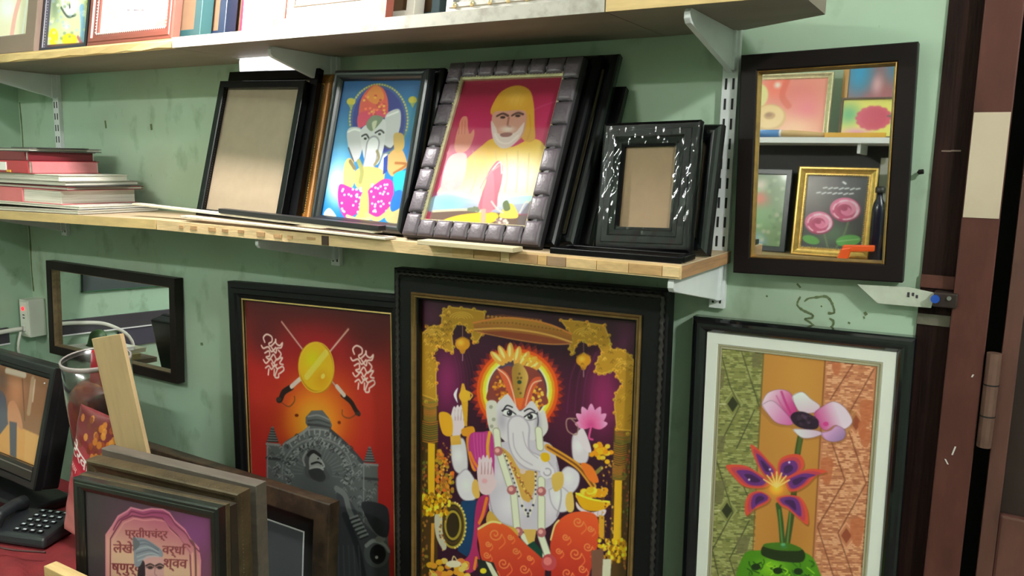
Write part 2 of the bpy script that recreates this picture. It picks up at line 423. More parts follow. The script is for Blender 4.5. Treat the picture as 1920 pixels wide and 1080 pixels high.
# cracks and scrapes in the paint below the mirror, thin raised flakes of old filler
flake = M('paint_flake', (96, 110, 74), 0.8, var=0.3, scale=60)
def crack(pts, wd, par=wb):
    q = catmull(pts, False, 5); mb = MB()
    for i, (x, z) in enumerate(q):
        a = q[min(i+1, len(q)-1)]-q[max(i-1, 0)]; a = a/np.hypot(*a); n = np.array([-a[1], a[0]])*wd*(0.55+0.7*random.random())
        mb.v += [(x-n[0], -0.0008, z-n[1]), (x+n[0], -0.0008, z+n[1]), (x+n[0], 0.001, z+n[1]), (x-n[0], 0.001, z-n[1])]
    for i in range(len(q)-1):
        o = i*4; mb.f += [(o+k, o+(k+1) % 4, o+4+(k+1) % 4, o+4+k) for k in range(4)]
    return mb.build('paint_crack', flake, par)
def wpt(X, Y):      # wall point from a mark measured on the photo
    d = ((1400+X/6-960)*rgt+(540-520-Y/6)*upv)/F_PX+fwd; q = CAM+d*(0-CAM[1])/d[1]; return (q[0], q[2])
for seq, wd in (([(605, 215), (572, 290), (585, 330), (640, 370), (700, 400), (742, 420), (735, 455), (655, 465), (720, 510), (780, 570), (850, 612)], 0.0017),
                ([(850, 612), (920, 580), (970, 540), (975, 490), (932, 462)], 0.0016), ([(915, 402), (985, 395), (970, 310), (930, 240), (880, 213), (800, 222), (700, 236), (650, 272)], 0.0018),
                ([(1325, 390), (1350, 425)], 0.0024), ([(1312, 455), (1330, 448)], 0.0016), ([(1140, 505), (1165, 520)], 0.0014), ([(835, 320), (848, 332)], 0.0012)):
    crack([wpt(*q) for q in seq], wd)
crack([(-0.256, 1.321), (-0.250, 1.315)], 0.0013); crack([(-0.302, 1.297), (-0.299, 1.296)], 0.0012)
crack([(-2.4335, 1.64), (-2.431, 1.56), (-2.434, 1.47), (-2.431, 1.40)], 0.0035); crack([(-2.433, 1.32), (-2.430, 1.25), (-2.434, 1.16), (-2.431, 1.09)], 0.0035); crack([(-2.39, 1.30), (-2.36, 1.292), (-2.33, 1.296)], 0.0016)
crack([(-2.03, 1.585), (-2.028, 1.565)], 0.004); crack([(-1.84, 1.575), (-1.838, 1.56)], 0.0035)
crack([(-1.50, 1.10), (-1.506, 1.085), (-1.498, 1.07), (-1.506, 1.055)], 0.0025); crack([(-1.68, 1.035), (-1.679, 1.028)], 0.004)
# the wall nail beside the mirror
n_ = MB().tube([(-0.0995, 0.004, 1.4965), (-0.0995, -0.012, 1.4975)], 0.0022).tube([(-0.0995, -0.012, 1.4975), (-0.0935, -0.013, 1.4985)], 0.0035).build('wall_nail', M('dark_iron', (40, 38, 36), 0.5, 0.8))
tag(n_, 'small dark nail in the green wall at the right edge of the mirror', 'nail')

# ------------------------------------------------------------------ door frame and door on the right
JAMB = M('dark_jamb_wood', (36, 19, 16), 0.6, var=0.5, scale=5, stretch=(14, 14, 1), bump=0.3, bscale=20, spec=0.12)
POST = M('brown_door_paint', (84, 48, 42), 0.5, var=0.22, scale=9, stretch=(3, 3, 1), bump=0.15, bscale=40, spec=0.25)
LEAF = M('brown_leaf_paint', (92, 56, 48), 0.5, var=0.3, scale=7, stretch=(4, 4, 1))
d1 = empty('door_1', (0.3, 0.06, 0)); struct(d1, 'dark brown wooden door with its frame at the right edge', 'door')
def part(mb, name, mat, par, bevel=0.0, **k):
    o = mb.build(name, mat, par, bevel=bevel, **k)
    if par is not None: o.matrix_parent_inverse = Matrix.Translation(par.location).inverted() if par.rotation_euler[:] == (0, 0, 0) else par.matrix_basis.inverted()
    return o
part(MB().box(X0, -0.040, -0.004, 0.1, -0.02, 2.3), 'jamb', JAMB, d1, 0.001)
part(MB().box(-0.040, 0.006, -0.024, 0.1, -0.02, 2.3), 'frame_post', POST, d1, 0.002)
part(MB().box(0.006, 0.026, 0.05, 0.1, -0.02, 2.3), 'rebate', M('black_gap', (10, 9, 9), 0.8), d1)
part(MB().box(0.026, 0.046, -0.020, 0.06, -0.02, 2.3), 'leaf_edge', LEAF, d1, 0.0015)
part(MB().box(0.046, 0.75, 0.0, 0.05, -0.02, 2.3), 'door_panel', M('door_panel_dark', (42, 26, 22), 0.5, var=0.3, stretch=(6, 6, 1)), d1)
part(MB().box(0.046, 0.75, -0.014, 0.0, 0.55, 1.02), 'raised_panel', LEAF, d1, 0.004)
part(MB().box(0.046, 0.75, -0.01, 0.0, 1.62, 2.2), 'upper_panel', M('door_glass_grey', (120, 115, 110), 0.4, var=0.2), d1, 0.003)
hg = M('hinge_steel', (112, 82, 72), 0.45, 0.35, var=0.2, scale=30)
for z0 in (1.118, 0.35):
    h_ = part(MB().tube([(0.0175, -0.024, z0), (0.0175, -0.024, z0+0.135)], 0.0095, 12), 'hinge', hg, d1, smooth=False)
    for k in (1, 2): 
        o = MB().tube([(0.0175, -0.024, z0+0.045*k-0.001), (0.0175, -0.024, z0+0.045*k+0.001)], 0.0099, 12).build('knuckle_ring', M('black_gap', (10, 9, 9)), h_)
part(MB().box(-0.0838, -0.0405, -0.0065, -0.0035, 1.333, 1.352), 'strike_plate', M('rusty_plate', (92, 52, 44), 0.5, 0.3, var=0.3, scale=40), d1, 0.0006)
part(MB().box(-0.0838, -0.0405, -0.0065, -0.0035, 1.279, 1.295), 'keeper_plate', M('worn_zinc', (110, 104, 92), 0.5, 0.4, var=0.3, scale=40), d1, 0.0006)
for zz, xx in ((1.5265, -0.074), (1.527, -0.062)):
    part(MB().box(xx, xx+0.012, -0.0052, -0.0035, zz, zz+0.0022), 'scratch', M('raw_scratch', (120, 100, 88), 0.7), d1)
sc = M('white_scuff', (205, 200, 196), 0.6)
for (x, z, dx, dz) in ((-0.0065, 1.215, 0.0015, 0.004), (-0.020, 1.098, 0.003, 0.013), (-0.024, 1.083, -0.004, 0.007), (0.010, 1.722, 0.0, 0.0)):
    if dz: part(MB().hexa([(x-.001,-.0248,z),(x+.001,-.0248,z),(x+.001,-.0238,z),(x-.001,-.0238,z),(x+dx-.001,-.0248,z+dz),(x+dx+.001,-.0248,z+dz),(x+dx+.001,-.0238,z+dz),(x+dx-.001,-.0238,z+dz)]), 'paint_scuff', sc, d1)
stk = part(MB().box(-0.0385, 0.0045, -0.0252, -0.0238, 1.4375, 1.579), 'paper_sticker', M('cream_paper', (196, 178, 156), 0.75, var=0.06, scale=12), d1)
stk['label'] = 'blank cream paper sticker'
# hasp: pale plate reaching over the wall, blue-headed bolt
hs = empty('door_hasp', (-0.06, -0.006, 1.322), 'pale grey metal hasp with a blue bolt head, sticking out from the door frame', 'hasp')
part(MB().prism([(-0.166, 1.331), (-0.136, 1.3055), (-0.066, 1.3065), (-0.062, 1.3285), (-0.100, 1.3335)], 'y', -0.022, -0.0185), 'hasp_plate', M('pale_zinc', (196, 200, 186), 0.5, 0.2, var=0.12, scale=25), hs, 0.0005)
part(MB().box(-0.064, -0.034, -0.030, -0.004, 1.310, 1.331), 'bolt_block', M('dark_steel', (70, 58, 55), 0.4, 0.6, var=0.3, scale=30), hs, 0.002)
part(MB().tube([(-0.0615, -0.028, 1.3215), (-0.0615, -0.035, 1.3215)], 0.0058, 14), 'bolt_head', M('blue_plastic', (30, 75, 170), 0.4), hs)
for xx in (-0.098, -0.092, -0.087): part(MB().box(xx, xx+0.003, -0.0228, -0.0215, 1.3175+random.random()*.004, 1.3225+random.random()*.004), 'grease_mark', M('grease', (60, 50, 60), 0.6), hs)
part(MB().tube([(-0.0445, -0.029, 1.324), (-0.0445, -0.033, 1.324)], 0.003, 10), 'rivet', M('bright_steel', (190, 190, 190), 0.3, 0.9), hs)

# ------------------------------------------------------------------ shelf uprights (slotted strips), brackets, boards
WHITEM = M('white_powder_coat', (222, 224, 226), 0.4, var=0.04, scale=20)
SLOT = M('slot_black', (28, 30, 32), 0.7)
STRIPS = (-0.378, -1.215, -2.235)
NAMEPOS = {-0.378: 'beside the mirror', -1.215: 'behind the framed pictures in the middle', -2.235: 'near the left corner'}
for sx in STRIPS:
    z0, z1 = (1.27, 2.15)
    t = empty('shelf_upright', (sx, 0, z0), 'white slotted metal shelf upright '+NAMEPOS[sx], 'shelf upright', 'shelf uprights')
    MB().box(-0.0125, 0.0125, -0.011, 0.0, 0, z1-z0).build('channel', WHITEM, t, bevel=0.0008)
    me = None
    for k in range(int((z1-z0)/0.031)):
        for s in (-1, 1):
            if me is None:
                o = MB().box(-0.0017, 0.0017, -0.0007, 0.0006, -0.0085, 0.0085).build('slot', SLOT, t); me = o.data
            else:
                o = bpy.data.objects.new('slot', me); COL.objects.link(o); o.parent = t
            o.location = (s*0.0058, -0.011, 0.017+k*0.031)
def bracket(sx, ztop, L, label):
    t = empty('shelf_bracket', (sx, -0.011, ztop-0.06), label, 'bracket', 'shelf brackets')
    p = [(0.0, 0.06), (-L+0.006, 0.06), (-L, 0.054), (-L, 0.046), (-L+0.006, 0.040), (-0.03, 0.004), (0.0, -0.004)]
    MB().prism(p, 'x', -0.0045, 0.0045).build('arm', WHITEM, t, bevel=0.0012)
    MB().box(-0.009, 0.009, -0.012, 0.0, 0.0, 0.06).build('hook_plate', WHITEM, t, bevel=0.001)
    return t
Z1, Z2 = 1.345, 1.708      # undersides of the two shelves
bracket(-0.378, Z2, 0.215, 'white shelf bracket under the upper shelf above the mirror corner')
bracket(-1.215, Z2, 0.172, 'white shelf bracket under the upper shelf above the blank hardboard frame')
bracket(-2.235, Z2, 0.215, 'white shelf bracket under the upper shelf at the far left')
bracket(-0.378, Z1, 0.225, 'white shelf bracket under the right end of the lower shelf')
bracket(-1.215, Z1, 0.215, 'white shelf bracket under the middle of the lower shelf')
bracket(-2.235, Z1, 0.200, 'white shelf bracket under the left board of the lower shelf')
PLYT = M('laminate_underside', (138, 126, 112), 0.6, var=0.12, scale=5, stretch=(0.5, 3, 3))
RAW = M('raw_pine', (214, 184, 138), 0.6, var=0.2, scale=6, stretch=(2, 12, 12), bump=0.15, bscale=30)
RAWY = M('raw_pine_yellow', (206, 176, 120), 0.6, var=0.18, scale=6, stretch=(2, 12, 12))
DUST = M('dusty_white_edge', (176, 172, 162), 0.7, rgb2=(128, 122, 110), scale=30, contrast=(0.45, 0.75))
TAN = M('shelf_top_tan', (196, 172, 140), 0.6, var=0.1, scale=5)
def board(name, x0, x1, y0, z0, t_, label, edge_mat, edge_name='front_edge', roll=0.0, yaw=0.0, top=TAN, body=PLYT):
    e = empty(name, ((x0+x1)/2, 0, z0), label, 'shelf board', 'shelf boards')
    L = (x1-x0)/2
    MB().box(-L, L, y0+0.003, -0.001, 0, t_).build('panel', body, e)
    MB().box(-L, L, y0+0.003, -0.001, t_, t_+0.0015).build('top_veneer', top, e)
    MB().box(-L, L, y0, y0+0.003, 0, t_+0.0015).build(edge_name, edge_mat, e)
    e.rotation_euler = (0, -roll, yaw)
    return e
# upper shelf, three boards
ub1 = board('upper_shelf_board', -2.43, -1.425, -0.232, Z2+0.0, 0.0185, 'left board of the upper shelf with a ragged pale pine edge', RAWY)
MB().add(*(lambda xs: ([(x, -0.2325-0.004*random.random(), 0.004*random.random()) for x in xs]+[(x, -0.2325-0.004*random.random(), 0.014+0.005*random.random()) for x in xs]+[(x, -0.231, 0.0) for x in xs]+[(x, -0.231, 0.0195) for x in xs],
        [f for i in range(len(xs)-1) for f in ((i, i+1, len(xs)+i+1, len(xs)+i), (2*len(xs)+i, 2*len(xs)+i+1, i+1, i), (len(xs)+i, len(xs)+i+1, 3*len(xs)+i+1, 3*len(xs)+i))]))([-0.30+0.8*k/16 for k in range(17)])).build('splintered_edge', RAWY, ub1)
board('upper_shelf_board', -1.423, -0.4925, -0.24, Z2, 0.0185, 'middle board of the upper shelf with a dusty white front edge', DUST)
ub3 = empty('upper_shelf_board', (-0.359, 0, Z2), 'right end board of the upper shelf with a yellow pine edge', 'shelf board', 'shelf boards')
sk = [(-0.1315, -0.237), (0.1315, -0.237), (0.1325, -0.098), (0.002, -0.016), (-0.1315, -0.002)]     # its rear edge is cut askew
MB().prism(sk, 'z', 0, 0.0185).build('panel', PLYT, ub3); MB().prism(sk, 'z', 0.0185, 0.02).build('top_veneer', TAN, ub3)
MB().box(-0.1315, 0.1315, -0.24, -0.237, 0, 0.02).build('front_edge', RAWY, ub3)
# lower shelf, two boards
lb = board('lower_shelf_board', -1.498, -0.362, -0.24, Z1, 0.0185, 'long right board of the lower shelf with blockboard core blocks in its edge', RAW)
board('lower_shelf_board', -2.43, -1.502, -0.24, Z1-0.0080, 0.0185, 'left board of the lower shelf under the pile of files', RAWY, roll=0.018)
# blockboard core pieces in the front edge and right end
shades = [(206, 170, 118), (188, 148, 98), (220, 188, 140), (172, 134, 92), (200, 160, 104), (150, 120, 92), (212, 178, 128)]
bx = -0.745; i = 0
cx = (-1.498-0.362)/2
while bx < -0.368:
    wd = random.choice([0.016, 0.024, 0.032, 0.042, 0.05]); e_ = min(bx+wd, -0.364)
    MB().box(bx-cx+0.0006, e_-cx-0.0006, -0.2418, -0.2385, 0.0028, 0.0165).build('core_block', M('core_%d' % (i % 7), shades[i % 7], 0.65, var=0.2, scale=14, stretch=(3, 10, 10)), lb)
    bx = e_; i += 1
MB().box(-1.03-cx, -1.014-cx, -0.2415, -0.2385, 0.001, 0.0175).build('core_block', M('core_dark', (62, 44, 32), 0.7), lb)
for k in range(9):
    xx = -1.44+0.045*k+random.random()*0.02
    MB().box(xx-cx, xx+0.012+0.01*random.random()-cx, -0.2413, -0.2385, 0.005+0.004*random.random(), 0.012+0.004*random.random()).build('knot_mark', M('core_3', shades[3], 0.65), lb)
MB().box(0.5665, 0.5685, -0.238, -0.0125, 0.001, 0.018).build('end_grain', M('end_grain', (176, 132, 92), 0.65, var=0.3, scale=9, stretch=(12, 1, 12)), lb)
# lath lying on the front edge of the lower shelf
tag(MB().box(-0.795, -0.615, -0.268, -0.2385, 1.3652, 1.3725).build('wood_lath', M('pale_lath', (212, 194, 160), 0.6, var=0.1, scale=8, stretch=(1, 8, 8)), bevel=0.0008), 'short pale wooden lath on the shelf edge below the padded frame', 'wood strip')
# added glowing block for a white patch of unknown cause under the upper shelf
lt = empty('shelf_light', (-1.345, -0.06, 1.6775), 'glowing white block added as the bright patch under the upper shelf', 'glowing block')
MB().box(-0.085, 0.085, -0.012, 0.02, 0.0, 0.030).build('glowing_face', M('shelf_light_glow', (255, 255, 255), 0.5, emit=1.6), lt, bevel=0.006)
MB().box(-0.09, 0.09, -0.014, 0.022, 0.030, 0.032).build('mount', WHITEM, lt)  # plain backing plate of the added block
# ================================================================== pictures on the wall below the shelf
BLACK = M('black_lacquer', (11, 11, 13), 0.27, var=0.2, scale=12, spec=0.22)
BLACKM = M('black_matt', (13, 13, 15), 0.5, var=0.2, scale=12, spec=0.3)
GOLD = M('dull_gold', (178, 146, 84), 0.38, 0.55, var=0.25, scale=40)
GOLDB = M('bright_gold', (214, 176, 98), 0.3, 0.7, var=0.2, scale=50)
SILV = M('pale_gilt', (206, 196, 160), 0.32, 0.5, var=0.2, scale=60)
HARD = M('hardboard', (158, 138, 116), 0.55, var=0.06, scale=40)
MDFB = M('brown_backing', (120, 92, 68), 0.8, var=0.1, scale=20)

def lotus(p, cx, cy, s, c1, c2):
    for a_, l in ((-80, 0.8), (-50, 0.95), (-25, 1.05), (0, 1.1), (25, 1.05), (50, 0.95), (80, 0.8)):
        r = math.radians(a_); tip = (cx+math.sin(r)*s*l, cy-math.cos(r)*s*l); n = (math.cos(r)*s*0.22, math.sin(r)*s*0.22)
        m = (cx+math.sin(r)*s*l*0.5, cy-math.cos(r)*s*l*0.5)
        p.poly([(cx, cy), (m[0]-n[0], m[1]-n[1]), tip, (m[0]+n[0], m[1]+n[1])], p.grad((cx, cy), c1, tip, c2), smooth=True)

# ---------------------------------------------------------------- big elephant-headed deity print
def paint_deity(p):
    p.view = (760, 540, 3.857)
    rnd = random.Random(3)
    D = 1003   # lower crop starts this much further down
    p.img[:] = (46, 18, 34)
    for cx, cy, rx, ry, c_, a_ in ((300, 680, 190, 420, (122, 34, 84), .95), (1430, 800, 230, 480, (132, 34, 84), .95), (300, 1150, 160, 300, (70, 20, 50), .6),
                              (1150, 900, 260, 500, (84, 22, 54), .7), (560, 420, 260, 260, (58, 20, 44), .6), (180, 200, 160, 200, (72, 32, 56), .8), (1600, 350, 140, 220, (74, 32, 58), .8)):
        p.glow(cx, cy, rx, ry, c_, a=a_)
    for k in range(6):   # curtain folds
        x = 1180+k*55; p.line([(x+90, 470), (x+20, 640), (x-10, 900)], 12, (108, 40, 84), a=.35)
        x = 380+k*22; p.line([(x-40, 440), (x, 600), (x+10, 800)], 9, (112, 40, 84), a=.25)
    # side columns
    p.poly([(105, 760), (235, 780), (235, 2200), (100, 2200)], (66, 46, 22))
    p.poly([(1510, 1000), (1660, 1010), (1640, 2200), (1470, 2200)], (72, 50, 24))
    for (x0, x1, y0, y1) in ((125, 235, 770, 850), (135, 225, 850, 960), (120, 235, 960, 1120)):
        for k in range(10):
            yy = y0+(y1-y0)*k/10; p.line([(x0, yy), ((x0+x1)/2, yy+14), (x1, yy+4)], 8, (150+rnd.randint(-30, 40), 118, 44), a=.8)
    for (x0, x1, y0, y1) in ((1520, 1640, 1000, 1120), (1510, 1600, 1120, 1280), (1500, 1590, 1280, 1390)):
        for k in range(10):
            yy = y0+(y1-y0)*k/10; p.line([(x0, yy), ((x0+x1)/2, yy+12), (x1, yy+2)], 8, (150+rnd.randint(-40, 40), 112, 40), a=.8)
    p.poly([(165, 1120), (215, 1125), (213, 1500), (165, 1490)], p.grad((165, 0), (226, 160, 30), (215, 0), (150, 96, 20)))
    p.poly([(1515, 1390), (1568, 1392), (1560, 1860), (1505, 1850)], p.grad((1512, 0), (232, 160, 34), (1566, 0), (160, 96, 20)))
    p.poly([(188, 1700), (212, 1700), (208, 2000), (184, 2000)], (190, 130, 40))
    for k in range(120):
        x = rnd.uniform(225, 345); y = rnd.uniform(1170, 1520)
        if x-225 < (y-1120)*0.55: p.ell(x, y, 13, 15, (180+rnd.randint(-50, 30), 112+rnd.randint(-30, 30), 34), n=10)
    for k in range(90):
        p.ell(rnd.uniform(105, 160), rnd.uniform(1150, 2150), 9, 12, (132+rnd.randint(-50, 40), 96+rnd.randint(-30, 20), 40), n=8)
        p.ell(rnd.uniform(1575, 1650), rnd.uniform(1150, 2150), 9, 12, (120+rnd.randint(-50, 40), 84+rnd.randint(-30, 20), 40), n=8)
    # arch of gilded scrollwork
    AG = (168, 122, 34)
    L = [(118, 330), (180, 280), (262, 270), (270, 170), (320, 138), (450, 150), (575, 172), (575, 300), (520, 390), (490, 385), (478, 310), (452, 318), (440, 268), (370, 262), (335, 330), (350, 462), (300, 452), (240, 418), (225, 446), (196, 492), (236, 545), (222, 625), (226, 810), (118, 770)]
    Rr = [(1125, 232), (1250, 240), (1440, 270), (1480, 378), (1490, 446), (1560, 442), (1632, 490), (1668, 560), (1662, 800), (1642, 1032), (1530, 1022), (1513, 842), (1523, 760), (1572, 692), (1528, 640), (1520, 590), (1480, 606), (1422, 622), (1373, 604), (1392, 520), (1425, 470), (1396, 404), (1330, 412), (1272, 375), (1232, 420), (1212, 482), (1188, 440), (1200, 330)]
    p.poly(L, AG); p.poly(Rr, AG)
    for q, n_ in ((L, 2), (Rr, 2)):
        p.line(q+[q[0]], 9, (206, 160, 60), smooth=False, a=.8)
        q2 = catmull(q, True, 3)
        for k in range(0, len(q2), n_): p.ell(q2[k][0], q2[k][1], 15, 13, (196+rnd.randint(-20, 30), 150, 48), a=.9, n=10); p.ell(q2[k][0]+3, q2[k][1]+4, 6, 5, (110, 74, 20), a=.7, n=8)
    for cx, cy in ((405, 205), (1300, 320), (200, 330), (1600, 560)):
        for r in (20, 36, 52, 68): p.line([(cx+r*1.25*math.cos(t), cy-r*.75*math.sin(t)+20) for t in np.linspace(.2, 2.9, 9)], 6, (210, 164, 70) if r % 8 else (122, 84, 24), a=.8)
    for k in range(26):
        x, y = (150+rnd.random()*70, 350+rnd.random()*400) if k % 2 else (1545+rnd.random()*95, 600+rnd.random()*400)
        p.line([(x-14, y), (x, y-12), (x+12, y+2), (x, y+14)], 5, rnd.choice([(214, 168, 66), (112, 76, 22), (196, 150, 50)]), a=.7)
    # canopy
    p.poly([(575, 205), (700, 190), (990, 225), (990, 270), (575, 235)], (92, 46, 34))
    for k in range(14): p.ell(600+k*29, 205+k*2.6, 11, 10, (166, 116, 50), n=8)
    can = [(492, 250), (560, 226), (700, 214), (880, 226), (1050, 264), (1204, 330), (1206, 402), (1050, 405), (850, 380), (650, 334), (500, 312)]
    p.poly(can, p.grad((850, 215), (172, 124, 46), (850, 395), (140, 70, 40)))
    p.line([(492, 252), (700, 216), (880, 228), (1050, 266), (1204, 332)], 12, (196, 120, 56)); p.line([(500, 300), (700, 292), (900, 312), (1060, 345), (1204, 392)], 12, (206, 158, 84))
    p.poly([(530, 320), (700, 312), (900, 334), (1060, 362), (1204, 402), (1050, 406), (850, 382), (650, 338)], (132, 62, 40)); p.line([(520, 318), (850, 382), (1050, 406), (1190, 404)], 7, (196, 128, 70))
    for k in range(22): p.ell(560+k*27, 252+max(0, k-8)*4.2, 7, 6, (122, 80, 30), n=8)
    # hanging lamps
    for cx, cy in ((415, 405), (1290, 522)):
        p.line([(cx, cy-140), (cx, cy-50)], 5, (150, 110, 90), smooth=False)
        p.ell(cx, cy, 54, 46, (190, 128, 26)); p.glow(cx-14, cy-10, 40, 36, (226, 172, 60)); p.line([(cx-50, cy-26), (cx, cy-50), (cx+50, cy-26)], 8, (150, 98, 26))
        p.poly([(cx-26, cy+40), (cx+26, cy+40), (cx+12, cy+70), (cx-12, cy+70)], (176, 118, 30)); p.line([(cx, cy+70), (cx, cy+120)], 6, (170, 130, 140), smooth=False)
    # halo
    cx, cy = 812, 742
    def star(r0, r1, n, c_, ph=0.):
        p.poly([(cx+(r1 if i % 2 else r0)*math.cos(math.pi*i/n+ph), cy+1.02*(r1 if i % 2 else r0)*math.sin(math.pi*i/n+ph)) for i in range(2*n)], c_)
    star(318, 352, 40, (92, 26, 36)); star(296, 332, 40, (160, 46, 30), .04); p.ell(cx, cy, 296, 302, (206, 78, 24)); p.ell(cx, cy, 272, 278, (232, 132, 28)); p.ell(cx, cy, 252, 258, (246, 196, 54)); p.ell(cx, cy, 232, 238, (252, 228, 110))
    p.ell(cx, cy, 217, 226, (70, 50, 66)); p.line([(cx+217*math.cos(t), cy+226*math.sin(t)) for t in np.linspace(0, 6.28, 30)], 8, (225, 215, 200), a=.8)
    # crown: gold plumes, red cloth, jewelled plate
    for x, y, r in ((668, 470, -45), (706, 440, -25), (760, 425, 0), (812, 450, 12), (860, 480, 30), (905, 510, 40), (930, 540, 52)):
        p.ell(x, y+40, 26, 72, (204, 146, 60), rot=r); p.ell(x-5, y+28, 10, 46, (236, 196, 120), rot=r)
    for k in range(16): p.ell(850+rnd.random()*90, 500+rnd.random()*90, 10, 10, (214, 156, 50), n=8)
    p.poly([(605, 720), (640, 620), (720, 560), (900, 570), (990, 640), (1018, 760), (1000, 850), (620, 830)], (122, 54, 48), smooth=True)
    for k in range(60):
        t = rnd.uniform(0, 6.28); x = 700+62*math.cos(t)*rnd.random()**.5; y = 715+95*math.sin(t)*rnd.random()**.5
        p.ell(x, y, 12, 11, rnd.choice([(206, 140, 40), (180, 96, 30), (226, 176, 70), (120, 50, 44)]), n=8)
        x = 950+52*math.cos(t)*rnd.random()**.5; y = 795+100*math.sin(t)*rnd.random()**.5
        p.ell(x, y, 12, 11, rnd.choice([(206, 140, 40), (190, 110, 30), (226, 176, 70), (120, 50, 44)]), n=8)
    p.poly([(668, 580), (730, 610), (770, 680), (800, 800), (830, 880), (780, 860), (745, 760), (700, 660)], (196, 84, 52), smooth=True); p.line([(668, 584), (735, 640), (775, 740), (800, 850)], 9, (228, 176, 150))
    p.poly([(985, 650), (930, 650), (885, 720), (860, 800), (832, 882), (900, 830), (930, 730)], (190, 78, 50), smooth=True); p.line([(985, 668), (925, 690), (890, 770), (870, 850)], 9, (226, 170, 140))
    p.line([(690, 580), (740, 556), (790, 570)], 10, (60, 60, 90))
    p.poly([(772, 590), (800, 545), (850, 560), (890, 640), (868, 740), (850, 800), (800, 800), (778, 700)], p.grad((775, 0), (150, 112, 48), (885, 0), (214, 176, 96)), smooth=True)
    p.poly([(790, 795), (862, 795), (832, 880)], (204, 96, 40)); p.ell(826, 680, 16, 14, (40, 60, 46)); p.dots([(826, 620), (815, 650), (838, 650), (820, 730), (834, 760)], 9, (96, 74, 40))
    # face
    SK = (198, 190, 198)
    p.poly([(588, 830), (640, 812), (668, 850), (672, 1000), (650, 1130), (620, 1060), (592, 950)], (196, 190, 182), smooth=True); p.dots([(620, 860), (640, 950), (625, 1000)], 14, (120, 116, 96), a=.6)
    p.poly([(1000, 880), (1028, 960), (1030, 1030), (985, 1090), (960, 1130), (958, 950)], (196, 190, 190), smooth=True)
    p.poly([(660, 860), (700, 795), (745, 770), (800, 850), (830, 890), (870, 860), (915, 815), (965, 880), (985, 960), (960, 1060), (930, 1120), (905, 1190), (760, 1180), (720, 1110), (680, 1050)], SK, smooth=True)
    p.glow(700, 960, 60, 130, (150, 140, 156), a=.6); p.glow(960, 980, 40, 120, (140, 130, 146), a=.6); p.glow(820, 960, 70, 100, (222, 216, 218), a=.8)
    for ex, ey, f in ((752, 905, 1), (902, 930, -1)):
        p.ell(ex, ey, 46, 22, (232, 228, 226), rot=16*f); p.ell(ex+2, ey, 20, 20, (30, 26, 34)); p.dots([(ex-5, ey-6)], 5, (235, 235, 240))
        p.line([(ex-52*f, ey-18), (ex-10*f, ey-30), (ex+48*f, ey+8)], 9, (36, 30, 38)); p.line([(ex-46*f, ey+12), (ex, ey+26), (ex+40*f, ey+16)], 5, (70, 60, 74), a=.8)
    p.line([(706, 890), (735, 850), (775, 862)], 9, (30, 24, 32)); p.line([(862, 890), (900, 872), (938, 892)], 9, (30, 24, 32)); p.line([(955, 900), (962, 960), (955, 1010)], 9, (50, 44, 54), a=.8)
    for y, r in ((950, 8), (985, 12), (1020, 15), (1060, 9)): p.ell(822, y, r, r, (214, 160, 50), n=12)
    # torso
    p.poly([(640, 1130), (1010, 1110), (1100, 1250), (1130, 1500), (1100, 1660), (980, 1750), (760, 1750), (630, 1660), (600, 1500), (620, 1300)], (186, 176, 190), smooth=True)
    p.glow(760, 1570, 170, 190, (206, 198, 210)); p.glow(1040, 1560, 110, 180, (204, 194, 206)); p.glow(690, 1350, 90, 150, (204, 192, 202), a=.8); p.line([(620, 1600), (690, 1690), (830, 1740)], 10, (150, 140, 150), a=.6)
    # arms
    for (pts, c_) in (([(335, 1110), (420, 1090), (450, 1230), (440, 1340), (370, 1330), (338, 1250)], (196, 190, 196)), ([(1215, 1060), (1290, 1050), (1330, 1150), (1310, 1260), (1225, 1250), (1205, 1150)], (198, 186, 196)),
                      ([(370, 1370), (440, 1310), (500, 1380), (530, 1460), (500, 1530), (420, 1530), (376, 1460)], (202, 196, 204)), ([(1130, 1330), (1180, 1290), (1255, 1340), (1250, 1430), (1190, 1490), (1130, 1440)], (200, 192, 202)),
                      ([(1040, 1460), (1110, 1430), (1190, 1490), (1200, 1590), (1120, 1620), (1060, 1560)], (202, 196, 204))):
        p.poly(pts, c_, smooth=True); p.line(list(pts)+[pts[0]], 9, (140, 128, 144), a=.55)
        m_ = np.mean(pts, 0); p.glow(m_[0]-10, m_[1]-10, 60, 80, (218, 212, 218), a=.6)
    p.line([(620, 1300), (606, 1500), (640, 1650)], 12, (134, 122, 138), a=.6); p.line([(1098, 1260), (1128, 1500), (1096, 1650)], 12, (134, 122, 138), a=.6); p.glow(900, 1420, 120, 160, (168, 156, 170), a=.5)
    # hands
    p.poly([(335, 905), (375, 860), (430, 880), (440, 960), (400, 1060), (350, 1090), (330, 1000)], (206, 186, 194), smooth=True)
    for k in range(4): p.ell(350+k*24, 900-(10 if k in (1, 2) else 0), 13, 46, (210, 192, 198), rot=8); p.line([(361+k*24, 880), (362+k*20, 955)], 6, (156, 122, 138), a=.8)
    p.poly([(245, 905), (330, 920), (340, 1060), (270, 1050)], (206, 148, 34), smooth=True); p.poly([(410, 1020), (490, 1000), (500, 1060), (420, 1070)], (196, 130, 34), smooth=True)
    p.poly([(325, 1070), (400, 1064), (405, 1130), (330, 1136)], (198, 150, 62))
    p.poly([(410, 690), (425, 690), (440, 740), (455, 830), (448, 1000), (430, 1000), (410, 850), (395, 760)], (198, 146, 40)); p.ell(430, 780, 42, 44, (208, 158, 44)); p.line([(460, 750), (486, 775), (465, 808)], 10, (206, 156, 60)); p.poly([(382, 720), (350, 770), (380, 832), (372, 776)], (206, 204, 214), smooth=True)
